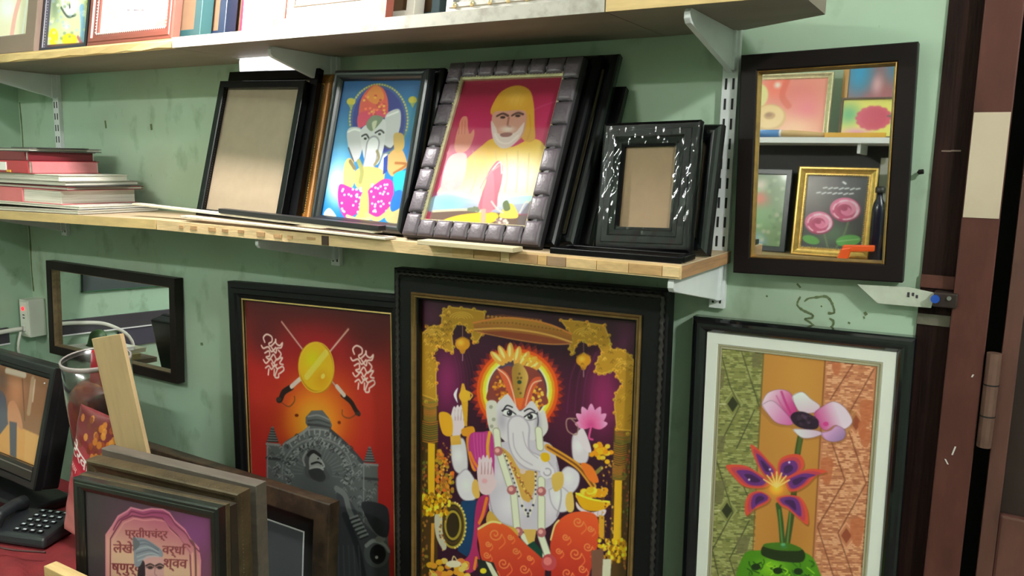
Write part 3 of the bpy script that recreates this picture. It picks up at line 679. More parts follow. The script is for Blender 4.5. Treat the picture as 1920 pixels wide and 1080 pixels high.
    lotus(p, 1345, 1000, 150, (190, 60, 120), (232, 150, 190)); p.line([(1345, 1000), (1330, 1080), (1355, 1095)], 14, (198, 70, 130))
    p.line([(1235, 945), (1170, 950), (1175, 1030), (1235, 1060), (1250, 1000), (1200, 945)], 9, (150, 118, 108)); p.poly([(1255, 1030), (1290, 1020), (1330, 1110), (1345, 1190), (1290, 1160), (1250, 1080)], (206, 190, 200), smooth=True)
    for k in range(26): p.ell(1415+rnd.gauss(0, 42), 1188+rnd.gauss(0, 26), 20, 18, rnd.choice([(228, 160, 24), (206, 132, 20), (240, 180, 50)]), n=10)
    p.line([(1030, 1150), (1180, 1240), (1270, 1310), (1360, 1430)], 46, (196, 134, 44)); p.line([(1030, 1150), (1180, 1240), (1270, 1310), (1360, 1430)], 14, (110, 60, 26)); p.line([(1300, 1280), (1360, 1340), (1420, 1300)], 26, (120, 110, 50)); p.poly([(1270, 1270), (1350, 1290), (1400, 1400), (1330, 1390)], (214, 104, 36), smooth=True)
    p.poly([(440, 1090), (500, 1070), (520, 1300), (480, 1300)], (200, 120, 40), smooth=True)
    # shawl and sash
    sh = [(470, 1060), (560, 1040), (625, 1045), (645, 1180), (640, 1400), (610, 1260), (560, 1240), (525, 1330), (465, 1200)]
    p.poly(sh, (164, 50, 118), smooth=True)
    for k in range(6): p.line([(495+k*24, 1052), (500+k*22, 1140), (510+k*20, 1230)], 6, (206, 96, 160), a=.6)
    p.line([(610, 1045), (596, 1140), (600, 1230)], 22, (216, 150, 40)); p.line([(470, 1190), (500, 1260), (535, 1310)], 20, (206, 110, 34))
    p.poly([(405, 1540), (525, 1535), (515, 1800), (470, 1960), (380, 1900), (400, 1700)], (24, 56, 92))
    p.ell(345, 1715, 92, 165, (44, 34, 20)); 
    for r in (1., .82, .62): p.line([(345+88*r*math.cos(t), 1715+160*r*math.sin(t)) for t in np.linspace(0, 6.28, 26)], 16, (150, 130, 44) if r != .82 else (70, 52, 26), closed=False)
    for t in np.linspace(-1.4, 1.4, 16): p.ell(345+94*math.cos(t), 1715+166*math.sin(t), 8, 8, (206, 186, 110), n=8)
    p.poly([(215, 1640), (265, 1650), (270, 1760), (300, 1870), (270, 1890), (220, 1780)], (176, 170, 150), smooth=True)
    p.poly([(520, 1540), (605, 1500), (590, 1620), (540, 1720), (520, 1850), (540, 1980), (470, 2060), (390, 2000), (460, 1930), (490, 1800)], (156, 40, 88), smooth=True); p.line([(590, 1520), (560, 1640), (535, 1700)], 22, (206, 112, 40)); p.line([(515, 1950), (500, 2030)], 20, (206, 120, 40))
    # raised palm
    p.poly([(520, 1345), (528, 1280), (556, 1232), (580, 1225), (612, 1240), (640, 1330), (645, 1440), (600, 1495), (540, 1470)], (212, 178, 186), smooth=True)
    for k in range(4): p.ell(541+k*25, 1278-(16 if k in (1, 2) else 0), 13, 56, (218, 186, 194), rot=-4+3*k); p.line([(553+k*25, 1262), (552+k*23, 1345)], 6, (150, 96, 112), a=.85)
    p.ell(640, 1425, 16, 42, (214, 180, 188), rot=18)
    p.ell(574, 1395, 20, 18, (226, 150, 160)); p.poly([(490, 1400), (520, 1390), (540, 1500), (510, 1520), (484, 1470)], (204, 160, 80), smooth=True)
    # jewellery
    p.poly([(690, 1160), (760, 1200), (840, 1320), (950, 1310), (935, 1440), (905, 1540), (870, 1540), (835, 1500), (775, 1330)], (190, 146, 70), smooth=True)
    for k in range(70):
        t = rnd.random(); u = rnd.random(); x = 710+t*190+(u-.5)*60; y = 1180+t*330+(u-.5)*60; p.ell(x, y, 7, 7, rnd.choice([(226, 190, 110), (140, 100, 44), (160, 70, 50)]), n=8)
    p.ell(850, 1325, 22, 20, (196, 170, 160)); p.line([(720, 1200), (800, 1400), (860, 1600), (890, 1660)], 11, (210, 200, 180)); p.line([(940, 1310), (940, 1500), (900, 1640)], 11, (210, 200, 180))
    p.dots([(725+12*k*.9, 1215+34*k*.95) for k in range(10)], 7, (60, 50, 50)); p.dots([(943, 1330+32*k) for k in range(6)], 7, (60, 50, 50)); p.dots([(845, 1575), (872, 1605), (903, 1608), (925, 1570), (888, 1630), (888, 1650)], 9, (40, 44, 60))
    for (a_, b_) in (((660, 1040), (672, 1160)), ((690, 1215), (755, 1420)), ((785, 1490), (808, 1735)), ((860, 1800), (985, 1945)), ((965, 1030), (975, 1150)), ((985, 1390), (985, 1430)), ((985, 1520), (985, 1735)), ((985, 1800), (1030, 1930))):
        p.line([a_, b_], 58, (150, 146, 126), smooth=False); p.line([a_, b_], 46, (204, 204, 184), smooth=False)
    for x, y in ((672, 1180), (770, 1460), (818, 1762), (985, 1470), (985, 1768), (1040, 1975)):
        r = 52 if y > 1900 else 34; p.ell(x, y, r, r, (158, 88, 92)); p.ell(x-6, y-6, r*.5, r*.5, (206, 150, 146))
    # trunk
    tr = [(820, 1010), (820, 1120), (840, 1190), (890, 1240), (950, 1262), (1000, 1285), (1040, 1330)]
    p.line(tr, 175, (168, 156, 172), wd2=92); p.line(tr, 150, (202, 194, 202), wd2=74); p.line([(780, 1050), (790, 1150), (840, 1230), (920, 1280)], 8, (158, 144, 160), a=.7); p.line([(850, 1040), (870, 1130), (910, 1190), (960, 1230)], 8, (160, 146, 160), a=.7)
    p.ell(1028, 1330, 52, 48, (204, 196, 206)); p.line([(1028+26*math.cos(t), 1330+26*math.sin(t)) for t in np.linspace(-2, 3, 12)], 9, (156, 144, 158)); p.poly([(985, 1195), (1035, 1195), (1045, 1240), (1010, 1258), (982, 1235)], (224, 162, 28), smooth=True)
    p.poly([(1060, 1360), (1135, 1330), (1140, 1430), (1080, 1470)], (196, 160, 80), smooth=True)
    # bowl of sweets
    p.poly([(1170, 1490), (1210, 1480), (1220, 1600), (1180, 1620), (1160, 1560)], (206, 170, 90), smooth=True)
    for k in range(26): p.ell(1350+rnd.gauss(0, 55), 1460+rnd.random()*45, 28, 24, rnd.choice([(232, 168, 30), (210, 138, 22), (244, 190, 60)]), n=10)
    p.poly([(1236, 1482), (1340, 1530), (1476, 1545), (1440, 1600), (1340, 1612), (1270, 1580)], (214, 152, 20), smooth=True); p.line([(1236, 1484), (1340, 1525), (1476, 1546)], 13, (238, 206, 60))
    p.poly([(1235, 1545), (1275, 1590), (1350, 1620), (1450, 1600), (1430, 1650), (1340, 1645), (1250, 1600)], (206, 186, 192), smooth=True)
    for k in range(4): p.line([(1330+k*32, 1612), (1325+k*32, 1650)], 6, (150, 120, 130), a=.7)
    # waist and dhoti
    p.poly([(610, 1610), (700, 1700), (800, 1740), (800, 1800), (600, 1720)], (186, 146, 64), smooth=True); p.poly([(850, 1745), (950, 1745), (930, 1860), (905, 1880)], (196, 158, 80))
    p.poly([(880, 1860), (930, 1830), (990, 1900), (1010, 2200), (850, 2000)], (20, 60, 48))
    for k, leg in enumerate(([(525, 1740), (620, 1690), (740, 1722), (860, 1840), (1000, 1970), (1010, 2080), (1000, 2260), (700, 2260), (560, 1980), (535, 1860)], [(1052, 1830), (1100, 1690), (1230, 1618), (1385, 1650), (1392, 1850), (1330, 2080), (1300, 2260), (1080, 2260), (1055, 1960)])):
        p.poly(leg, p.grad((620, 1690), (206, 84, 40), (760, 2150), (172, 44, 36)) if k == 0 else p.grad((1230, 1620), (208, 80, 40), (1220, 2150), (166, 40, 34)), smooth=True)
    for cx, cy, r in ((650, 1780, 48), (710, 1990, 42), (590, 1930, 26), (860, 2030, 36), (1250, 1690, 40), (1230, 1920, 46), (600, 1850, 22), (760, 1800, 22), (900, 1950, 22), (1110, 1900, 24), (1340, 1740, 24), (1280, 2030, 30), (640, 2050, 30), (1320, 1870, 34), (1160, 1800, 26), (1170, 2060, 40), (800, 1900, 26)):
        p.line([(cx+r*(1-k/14)*math.cos(k*.75), cy+r*(1-k/14)*math.sin(k*.75)) for k in range(13)], 8, (234, 138, 78), a=.85); p.line([(cx+r, cy), (cx+r*1.5, cy+r*1.2), (cx+r*.6, cy+r*2.2)], 7, (228, 120, 66), a=.8)
    p.line([(528, 1742), (620, 1692), (690, 1700)], 14, (220, 190, 120)); p.line([(1052, 1820), (1080, 1720), (1110, 1680)], 12, (220, 190, 120)); p.ell(1040, 1985, 56, 60, (176, 66, 72)); p.ell(1030, 1975, 30, 30, (206, 110, 110))
    # base flowers, leaves, offerings
    for (x0, x1, y0, y1) in ((125, 320, 1490, 1640), (1395, 1605, 1820, 1990)):
        for k in range(110): p.ell(rnd.uniform(x0, x1), rnd.uniform(y0, y1), 12, 16, rnd.choice([(226, 170, 20), (190, 130, 16), (240, 196, 50), (140, 96, 20)]), n=8)
    p.poly([(1400, 1640), (1440, 1650), (1440, 1820), (1400, 1800)], (196, 142, 40)); p.poly([(1345, 1900), (1430, 1880), (1460, 2200), (1350, 2200)], (110, 74, 60)); p.poly([(1430, 1960), (1490, 1960), (1480, 2200), (1420, 2200)], (196, 190, 168))
    p.poly([(520, 1960), (640, 1985), (720, 2200), (560, 2200)], (34, 40, 36)); p.poly([(580, 1975), (620, 1990), (740, 2200), (690, 2200)], (206, 202, 176)); p.ell(565, 2045, 24, 20, (226, 190, 40))
    for k in range(46): p.ell(rnd.uniform(175, 450), rnd.uniform(1970, 2140), 26, 22, rnd.choice([(214, 140, 40), (226, 180, 90), (196, 110, 50), (206, 150, 30)]), n=10)
    p.line([(330, 2020), (350, 1940), (385, 1990)], 9, (206, 180, 120)); p.ell(350, 1995, 55, 26, (206, 196, 170)); p.line([(180, 2040), (240, 2110), (330, 2130)], 12, (226, 190, 80))
    for k in range(240):    # gilt detail on the columns, throne and arch
        side = rnd.random() < .5; y = rnd.uniform(1120, 2120); x = rnd.uniform(240, 330) if side else rnd.uniform(1420, 1505)
        if (side and (x < 250 or y > 1900)) or (not side and (y > 1900 or y < 1240)): continue
        if side and 1540 < y < 1900 and x > 300: continue
        p.ell(x, y, 7, 8, rnd.choice([(196, 140, 44), (120, 80, 26), (226, 180, 80), (90, 40, 30)]), n=8, a=.75)
    for k in range(150):
        t = rnd.random(); L_ = rnd.random() < .5
        x, y = (rnd.uniform(130, 330), rnd.uniform(160, 420)) if L_ else (rnd.uniform(1240, 1650), rnd.uniform(260, 620))
        ix, iy = p.c([(x, y)])[0].astype(int)
        if 0 <= ix < p.nx and 0 <= iy < p.ny and p.img[iy, ix, 0] > 130 and p.img[iy, ix, 2] < 90: p.line([(x-10, y+2), (x, y-8), (x+9, y+4)], 6, rnd.choice([(216, 172, 74), (112, 78, 20)]), a=.8)
    p.soften(1)

fitG = (-0.7060, -0.072, 0.619, 0.443, 0.62, 1.2, 1.0, 0.9)
bG = 0.057
fg = frame_root(fitG, bG, 'picture_frame', 'large black rope-edged frame with a seated elephant-headed deity under an orange halo', 'picture frame')
moulding(fg, fitG[3], fitG[4], bG, 0.016, 0.012, BLACKM, 'flat')
sweep_rect(fitG[3]+0.026, fitG[4]+0.026, [(0, 0.0), (0, 0.020), (0.003, 0.022), (0.006, 0.018), (0.009, 0.018), (0.013, 0.006), (0.013, 0.0)], bG-0.013).build('gold_slip', M('aged_gold_slip', (132, 102, 58), 0.4, 0.4, var=0.2, scale=50), fg)
tag(rope_rect(fitG[3]+2*bG, fitG[4]+2*bG, 0.010, 0.0165, 0.0042, 0.014).build('rope_edging', M('rope_dark', (48, 44, 42), 0.35, var=0.3, scale=80), fg, smooth=True), kind='stuff')
pG = Print(fitG, 0.00112); paint_deity(pG)
pG.build(fg, print_mat('satin_print', 0.42), gain=1.5, y=-0.0005, z0=bG)
slab(fg, fitG[3]+0.01, fitG[4]+0.01, 0.001, 0.008, bG-0.005, MDFB, 'backing_board')

# ---------------------------------------------------------------- red print with sword and shield
def paint_throne(p):
    p.view = (430, 520, 3.8576); rnd = random.Random(8)
    q = [(0, 130), (1250, 230)]
    p.img[:] = (86, 26, 30)
    W2 = p.grad((640, 200), (74, 26, 30), (640, 760), (168, 38, 36)); p.img[:] = W2(p.gx, p.gy)
    for cx, cy, rx, ry, c_, a_ in ((640, 1000, 620, 620, (190, 62, 30), .9), (620, 1000, 420, 420, (224, 130, 34), .95), (610, 1080, 260, 320, (238, 160, 44), .9), (640, 480, 420, 260, (150, 26, 34), .8), (250, 400, 200, 300, (72, 26, 30), .7), (1000, 400, 220, 300, (78, 26, 30), .6), (250, 900, 200, 300, (180, 50, 38), .8), (1050, 900, 220, 420, (176, 48, 38), .9)):
        p.glow(cx, cy, rx, ry, c_, a=a_)
    # crossed swords
    for a_, b_, c_, e_ in (((380, 322), (530, 520), (750, 760), (830, 855)), ((862, 375), (722, 545), (525, 735), (450, 795))):
        p.line([a_, b_, c_, e_], 16, (150, 84, 76), smooth=False); p.line([a_, b_, c_, e_], 8, (206, 158, 148), smooth=False)
    p.line([(820, 850), (880, 900), (915, 960), (935, 985)], 34, (40, 28, 26)); p.line([(818, 958), (822, 1000), (870, 1018), (925, 985)], 6, (96, 60, 40)); p.line([(780, 790), (830, 850)], 30, (206, 186, 176), smooth=False); p.ell(930, 985, 20, 14, (60, 50, 46))
    p.line([(450, 795), (395, 830), (372, 880), (356, 888)], 36, (40, 28, 26)); p.line([(472, 860), (470, 900), (430, 935), (380, 905)], 6, (96, 60, 40)); p.line([(512, 735), (450, 790)], 28, (206, 186, 176), smooth=False); p.ell(360, 882, 18, 14, (60, 50, 46))
    # shield
    p.ell(630, 652, 132, 188, (176, 120, 20), rot=-6); p.ell(628, 646, 122, 176, (214, 170, 34), rot=-6); p.glow(600, 590, 110, 120, (206, 192, 24), a=.9); p.glow(670, 740, 90, 110, (206, 140, 24), a=.8)
    p.line([(560, 720), (700, 545)], 40, (214, 206, 110), smooth=False, a=.55); p.ell(678, 715, 14, 20, (232, 196, 90), rot=20); p.line([(630+126*math.cos(t), 650+180*math.sin(t)) for t in np.linspace(0, 6.28, 28)], 8, (226, 180, 60), a=.8)
    # calligraphy, left and right
    def script(dx, dy, s=1.0):
        W_ = (240, 196, 188); T = lambda pts: [(dx+s*x, dy+s*y) for x, y in pts]
        for pts in ([(10, 60), (0, 25), (25, 2), (60, 20), (62, 55), (40, 70), (52, 90), (85, 60), (90, 40)], [(90, 40), (95, 70), (120, 85), (140, 65), (130, 100), (100, 105), (90, 140), (60, 100)], [(-15, 85), (0, 105), (35, 95), (60, 130), (90, 100)],
                    [(10, 140), (40, 125), (45, 160), (20, 170), (45, 185), (75, 150), (100, 190), (130, 150), (110, 120)], [(0, 190), (20, 215), (55, 185), (75, 215), (95, 190), (140, 175), (120, 215), (145, 225)], [(15, 250), (40, 235), (60, 260), (85, 225), (100, 255), (140, 240), (150, 265), (120, 290)], [(40, 260), (35, 300)], [(80, 260), (78, 305)], [(105, 255), (85, 315), (110, 320), (112, 295)], [(60, 215), (75, 240), (100, 225)]):
            p.line(T(pts), 11*s, W_)
    script(248, 410, 0.98); script(895, 492, 1.05)
    p.ell(488, 998, 14, 11, (120, 40, 20)); p.ell(796, 1050, 12, 12, (120, 40, 20))
    # carved stone throne with portrait in relief
    p.view = (430, 740, 3.176)
    ST = (92, 94, 96)
    p.poly([(455, 170), (455, 135), (490, 95), (555, 92), (595, 140), (612, 180), (605, 215), (680, 280), (775, 370), (800, 430), (800, 640), (950, 680), (945, 820), (960, 1300), (300, 1300), (300, 320), (330, 280), (440, 215), (470, 190)], ST)
    p.glow(560, 700, 320, 500, (70, 72, 74), a=.9)
    for (x0, x1, yt) in ((222, 302, 285), (795, 885, 405)):
        p.poly([(x0, yt), (x1, yt+8), (x1+4, 1300), (x0, 1300)], (88, 90, 90)); p.line([(x0, yt+92), (x1, yt+100)], 14, (50, 52, 54), smooth=False); p.line([(x0, yt+8), (x1, yt+14)], 12, (128, 130, 130), smooth=False); p.line([(x0+6, yt), (x0+4, 1200)], 8, (124, 126, 126), smooth=False)
        cx = (x0+x1)/2-4
        for k in range(6): p.ell(cx, yt-12-k*15, 34-k*5, 9, (110, 112, 112)); p.line([(cx-34+k*5, yt-6-k*15), (cx+34-k*5, yt-4-k*15)], 5, (34, 34, 36), smooth=False)
    p.line([(325, 300), (440, 225), (475, 190)], 14, (138, 140, 140)); p.line([(470, 175), (600, 195)], 10, (60, 60, 62), smooth=False)
    for k in range(4): p.line([(470, 130+k*26), (530, 122+k*28), (598, 150+k*22)], 8, rnd.choice([(132, 134, 134), (60, 62, 64)]))
    p.line([(605, 215), (700, 300), (790, 400)], 22, (60, 64, 68))
    for r, c_ in ((1, (120, 122, 122)), (.88, (64, 66, 68)), (.82, (108, 110, 110))): p.line([(525+210*r*math.cos(t), 470+210*r*math.sin(t)) for t in np.linspace(math.pi*.95, math.pi*2.12, 24)], 9, c_)
    for t in np.linspace(math.pi*.9, math.pi*2.1, 26): p.ell(525+180*math.cos(t), 470+182*math.sin(t), 14, 9, (128, 130, 130), rot=math.degrees(t)); p.ell(525+176*math.cos(t+.05), 474+180*math.sin(t+.05), 8, 5, (50, 52, 54), rot=math.degrees(t), n=10)
    for t in np.linspace(math.pi, math.pi*2.05, 20): p.line([(525+90*math.cos(t), 470+90*math.sin(t)), (525+150*math.cos(t), 470+150*math.sin(t))], 5, (112, 114, 116), smooth=False, a=.7)
    for t in np.linspace(-2.4, -.7, 12): p.line([(520+200*math.cos(t), 470+236*math.sin(t)), (520+215*math.cos(t), 470+262*math.sin(t))], 10, (140, 142, 142), smooth=False)
    for k in range(90):     # carved scrolls and shadows
        t = rnd.uniform(math.pi*.9, math.pi*2.1); r_ = rnd.uniform(150, 262); x = 525+r_*math.cos(t); y = 470+r_*math.sin(t)
        if y < 640: p.line([(x-12, y), (x, y-9), (x+11, y+3), (x+2, y+10)], 5, rnd.choice([(150, 152, 152), (44, 46, 48), (120, 122, 124)]), a=.8)
    for (x0, x1, yt) in ((222, 302, 300), (795, 885, 420)):
        for k in range(26): x = rnd.uniform(x0+6, x1-8); y = yt+rnd.uniform(0, 330); p.line([(x-10, y), (x, y-8), (x+10, y+4)], 5, rnd.choice([(140, 142, 142), (46, 48, 50)]), a=.7)
    for k in range(60): x = rnd.uniform(640, 790); y = rnd.uniform(470, 800); p.line([(x-9, y), (x, y-9), (x+9, y+5)], 5, rnd.choice([(128, 130, 132), (40, 42, 44)]), a=.7)
    # bearded head in profile
    p.poly([(450, 440), (455, 360), (490, 325), (530, 340), (552, 390), (560, 420), (600, 490), (560, 520), (480, 500), (455, 480)], (74, 74, 76), smooth=True)
    p.poly([(480, 370), (520, 345), (545, 385), (555, 430), (520, 470), (480, 440)], (134, 134, 132), smooth=True); p.line([(548, 390), (566, 425), (548, 436)], 9, (150, 150, 148)); p.line([(470, 360), (500, 338), (540, 362)], 18, (40, 40, 42)); p.line([(490, 412), (525, 402), (548, 412)], 10, (40, 40, 42)); p.line([(480, 440), (520, 430), (560, 445)], 9, (150, 150, 150)); p.poly([(475, 450), (540, 440), (575, 490), (545, 520), (490, 495)], (52, 52, 54), smooth=True); p.line([(450, 420), (440, 380), (460, 340)], 12, (134, 134, 134)); p.ell(530, 380, 6, 5, (40, 40, 40))
    # arm rest lion and drapery
    p.poly([(640, 560), (700, 600), (800, 760), (900, 860), (950, 960), (960, 1300), (620, 1300)], (64, 66, 70)); p.line([(640, 560), (690, 600), (720, 700), (790, 830)], 34, (112, 114, 114)); 
    for k in range(6): p.line([(715+k*13, 740+k*22), (765+k*12, 720+k*22)], 12, (134, 136, 136), smooth=False); p.line([(715+k*13, 750+k*22), (765+k*12, 732+k*22)], 8, (36, 36, 38), smooth=False)
    p.ell(880, 940, 78, 90, (86, 88, 90)); p.ell(885, 950, 48, 58, (30, 30, 32)); p.line([(815, 900), (860, 870), (920, 890), (950, 930)], 20, (140, 142, 142)); p.ell(900, 860, 30, 20, (122, 120, 116)); p.dots([(878, 968)], 10, (190, 190, 190))
    p.poly([(790, 640), (905, 650), (950, 700), (945, 840), (880, 830), (820, 740)], (44, 44, 48), smooth=True); p.line([(690, 720), (760, 900), (800, 1080)], 40, (44, 46, 50))
    for k in range(5): p.line([(650+k*30, 900), (655+k*36, 1280)], 9, (90, 92, 98), a=.6)
    p.glow(1000, 640, 90, 300, (150, 30, 34), a=.0); p.soften(1)
fitS = (-1.247, -0.034, 0.561, 0.430, 0.615, 1.3, 1.0, 1.8)
bS = 0.043
fs = frame_root(fitS, bS, 'picture_frame', 'framed red and orange print of crossed swords, a golden shield and a carved stone throne', 'picture frame')
moulding(fs, fitS[3], fitS[4], bS, 0.018, 0.008, BLACKM, 'step')
sweep_rect(fitS[3]+0.010, fitS[4]+0.010, [(0, 0.0), (0, 0.008), (0.003, 0.009), (0.005, 0.004), (0.005, 0.0)], bS-0.005).build('gold_slip', M('gold_slip', (206, 172, 108), 0.35, 0.5, var=0.15, scale=40), fs)
pS = Print(fitS, 0.0013); paint_throne(pS)
pS.build(fs, print_mat('satin_print', 0.42), gain=1.3, y=-0.0005, z0=bS)
slab(fs, fitS[3]+0.01, fitS[4]+0.01, 0.001, 0.007, bS-0.005, MDFB, 'backing_board')

# ---------------------------------------------------------------- flower print with white mount
def paint_flowers(p):
    p.view = (1290, 600, 4.1537); rnd = random.Random(4)
    GR, OR, PK = (122, 122, 68), (182, 124, 58), (184, 118, 84)
    def lx(x_top, x_bot, y): return x_top+(x_bot-x_top)*(y-200)/1800.
    p.img[:] = OR
    L1 = [(228, 190), (598, 225), (490, 2100), (130, 2100)]; R1 = [(1075, 300), (1520, 330), (1390, 2100), (955, 2100)]
    p.poly(L1, GR); p.poly(R1, PK)
    p.glow(840, 600, 300, 700, (196, 140, 66), a=.6); p.glow(780, 1700, 260, 400, (170, 108, 50), a=.5)
    for side in (0, 1):
        for k in range(138):     # weave flecks
            y = 225+k*14
            xa, xb = (lx(240, 165, y), lx(585, 512, y)) if side == 0 else (lx(1085, 985, y), lx(1460, 1385, y))
            x = xa+rnd.uniform(0, 20)
            while x < xb-10:
                L_ = rnd.choice([22, 30, 38]); v = rnd.random()
                c_ = ((176, 172, 118) if v < .5 else (84, 86, 52) if v < .8 else (138, 134, 84)) if side == 0 else ((232, 182, 146) if v < .5 else (150, 84, 60) if v < .8 else (204, 142, 106))
                if rnd.random() < .8: p.line([(x, y), (min(x+L_, xb-5), y+rnd.uniform(-1, 3))], 8.5, c_, smooth=False, a=.85)
                x += L_+rnd.choice([8, 12, 20])
        for (cx, cy) in ((350, 655), (305, 1485)) if side == 0 else ((1310, 800), (1235, 1680)):
            dk = (48, 50, 32) if side == 0 else (140, 70, 48); o_ = (150, 148, 98) if side == 0 else (214, 150, 118)
            p.poly([(cx, cy-110), (cx+85, cy), (cx, cy+110), (cx-85, cy)], GR if side == 0 else PK); p.line([(cx, cy-100), (cx+75, cy), (cx, cy+100), (cx-75, cy)], 10, o_, smooth=False, closed=True); p.poly([(cx, cy-62), (cx+42, cy), (cx, cy+62), (cx-42, cy)], dk)
            p.line([(cx-105 if side == 0 else cx+55, cy), (cx-55 if side == 0 else cx+110, cy)], 10, (196, 190, 150) if side == 0 else (226, 170, 140), smooth=False)
    for (pts) in ([(250, 230), (330, 520), (410, 680)], [(420, 250), (520, 560), (560, 680)], [(215, 1070), (350, 1500), (190, 1790), (240, 2000)], [(415, 1250), (470, 1380)], [(480, 1560), (325, 1860), (370, 2000)], [(400, 680), (260, 950)], [(520, 700), (380, 1000)]):
        p.line(pts, 8, (66, 66, 42), smooth=False, a=.9)
    for pts in ([(1290, 340), (1110, 620)], [(1450, 380), (1260, 720)], [(1120, 950), (1225, 1250), (1010, 1610), (1140, 2010)], [(1255, 870), (1390, 1270), (1170, 1660), (1290, 2010)]):
        p.line(pts, 8, (112, 60, 42), smooth=False, a=.9)
        for k in range(18):
            pass
    for (x0, y0, w_, h_) in ((1130, 340, 60, 90), (1345, 640, 95, 180), (1345, 860, 80, 130), (1040, 1090, 90, 190), (1270, 1560, 100, 200), (1330, 800, 60, 130)):
        p.poly([(x0, y0), (x0+w_, y0), (x0+w_*.7, y0+h_), (x0+w_*.1, y0+h_*.8)], (176, 96, 62), smooth=True, a=.8)
    for (x0, y0, w_, h_) in ((500, 260, 90, 110), (240, 380, 50, 150), (235, 900, 60, 130), (190, 1250, 110, 180), (380, 1690, 110, 130)):
        p.poly([(x0, y0), (x0+w_, y0), (x0+w_*.7, y0+h_), (x0, y0+h_)], (104, 98, 66), a=.8)
    p.line([(590, 230), (490, 2100)], 10, (110, 78, 40), smooth=False, a=.7); p.line([(1070, 300), (960, 2100)], 10, (120, 70, 40), smooth=False, a=.8)
    # stems
    p.line([(880, 900), (855, 1040), (830, 1300), (810, 1500), (770, 1760)], 44, (60, 72, 34)); p.line([(880, 900), (860, 1030)], 26, (80, 96, 46))
    p.line([(705, 1440), (725, 1580), (738, 1760)], 40, (52, 78, 36)); p.line([(712, 1480), (735, 1740)], 12, (92, 122, 60)); p.line([(800, 1500), (775, 1740)], 12, (96, 124, 60))
    # anemone
    SH = (150, 98, 50)
    p.poly([(590, 660), (625, 780), (700, 830), (820, 850), (900, 935), (1040, 925), (1110, 965), (1200, 960), (1240, 900), (1295, 790), (1240, 690)], SH, smooth=True, a=.5)
    for pts, c0, c1, a_, b_ in (([(575, 655), (620, 570), (720, 540), (800, 570), (830, 650), (850, 720), (800, 790), (740, 700), (660, 640), (610, 660)], (226, 200, 216), (184, 56, 122), (600, 600), (820, 720)),
                               ([(815, 590), (890, 560), (960, 615), (1030, 670), (990, 720), (880, 720), (830, 650)], (214, 216, 214), (206, 178, 196), (880, 580), (930, 720)),
                               ([(578, 660), (660, 630), (760, 720), (820, 800), (780, 820), (690, 800), (630, 740)], (222, 190, 212), (198, 100, 160), (600, 680), (800, 800)),
                               ([(985, 730), (1040, 680), (1130, 635), (1210, 670), (1265, 740), (1280, 800), (1220, 850), (1150, 820), (1080, 860), (1030, 830)], (190, 80, 138), (216, 194, 212), (1010, 760), (1170, 720)),
                               ([(820, 850), (900, 850), (1000, 860), (1050, 885), (980, 915), (900, 920), (850, 890)], (214, 208, 214), (200, 170, 196), (860, 890), (1000, 880)),
                               ([(1040, 880), (1110, 860), (1160, 825), (1225, 860), (1215, 925), (1140, 950), (1070, 930)], (200, 150, 196), (150, 116, 160), (1100, 870), (1180, 940))):
        p.poly(pts, p.grad(a_, c0, b_, c1), smooth=True); p.line(list(pts)+[pts[0]], 5, (104, 58, 84), a=.5)
    p.poly([(800, 760), (830, 720), (900, 715), (980, 750), (1020, 790), (1005, 845), (920, 850), (840, 820)], (44, 28, 44), smooth=True)
    for k in range(26): p.ell(840+rnd.random()*150, 745+rnd.random()*80, 15, 12, rnd.choice([(58, 40, 58), (30, 20, 32), (74, 54, 74)]), n=8)
    p.line([(730, 560), (760, 640), (800, 720)], 18, (176, 40, 110), a=.7); p.line([(690, 590), (740, 680), (790, 740)], 10, (190, 70, 130), a=.6); p.ell(1075, 810, 22, 18, (196, 60, 130))
    # lily
    O = 913.8
    for pts in ([(295, 225), (360, 212), (460, 225), (560, 285), (640, 350), (600, 390), (500, 395), (420, 370), (350, 300)], [(487, 60), (540, 85), (610, 160), (690, 260), (650, 320), (590, 290), (530, 190)], [(700, 240), (720, 170), (790, 135), (870, 135), (905, 190), (890, 250), (800, 310), (720, 310)],
                [(760, 330), (840, 280), (960, 245), (1085, 265), (1000, 300), (930, 370), (840, 420), (780, 410)], [(640, 460), (560, 420), (480, 440), (445, 520), (455, 610), (520, 560), (620, 510)], [(690, 470), (790, 450), (880, 470), (930, 560), (935, 680), (860, 630), (780, 560), (720, 530)]):
        q = [(x, y+O) for x, y in pts]; c_ = np.mean(q, 0); 
        p.poly([(x+8, y+14) for x, y in q], (128, 74, 34), smooth=True, a=.6)
        p.poly(q, (206, 76, 56), smooth=True)
        m_ = [(c_[0]+(x-c_[0])*.66+(690-c_[0])*.12, c_[1]+(y-c_[1])*.66+(1310-c_[1])*.12) for x, y in q]
        p.poly([(c_[0]+(x-c_[0])*.84+(690-c_[0])*.06, c_[1]+(y-c_[1])*.84+(1310-c_[1])*.06) for x, y in q], (176, 58, 84), smooth=True, a=.8); p.poly(m_, (96, 48, 122), smooth=True, a=.95); p.poly([(c_[0]+(x-c_[0])*.36+(690-c_[0])*.16, c_[1]+(y-c_[1])*.36+(1310-c_[1])*.16) for x, y in q], (50, 28, 62), smooth=True, a=.7)
    p.glow(690, 395+O, 130, 110, (232, 146, 44)); p.glow(690, 395+O, 70, 70, (250, 190, 60))
    for t in np.linspace(-2.6, -.5, 7): p.line([(690, 390+O), (690+115*math.cos(t), 390+O+120*math.sin(t))], 11, (246, 196, 110), smooth=False)
    p.dots([(478, 330+O), (790, 195+O), (640, 250+O)], 9, (220, 200, 220))
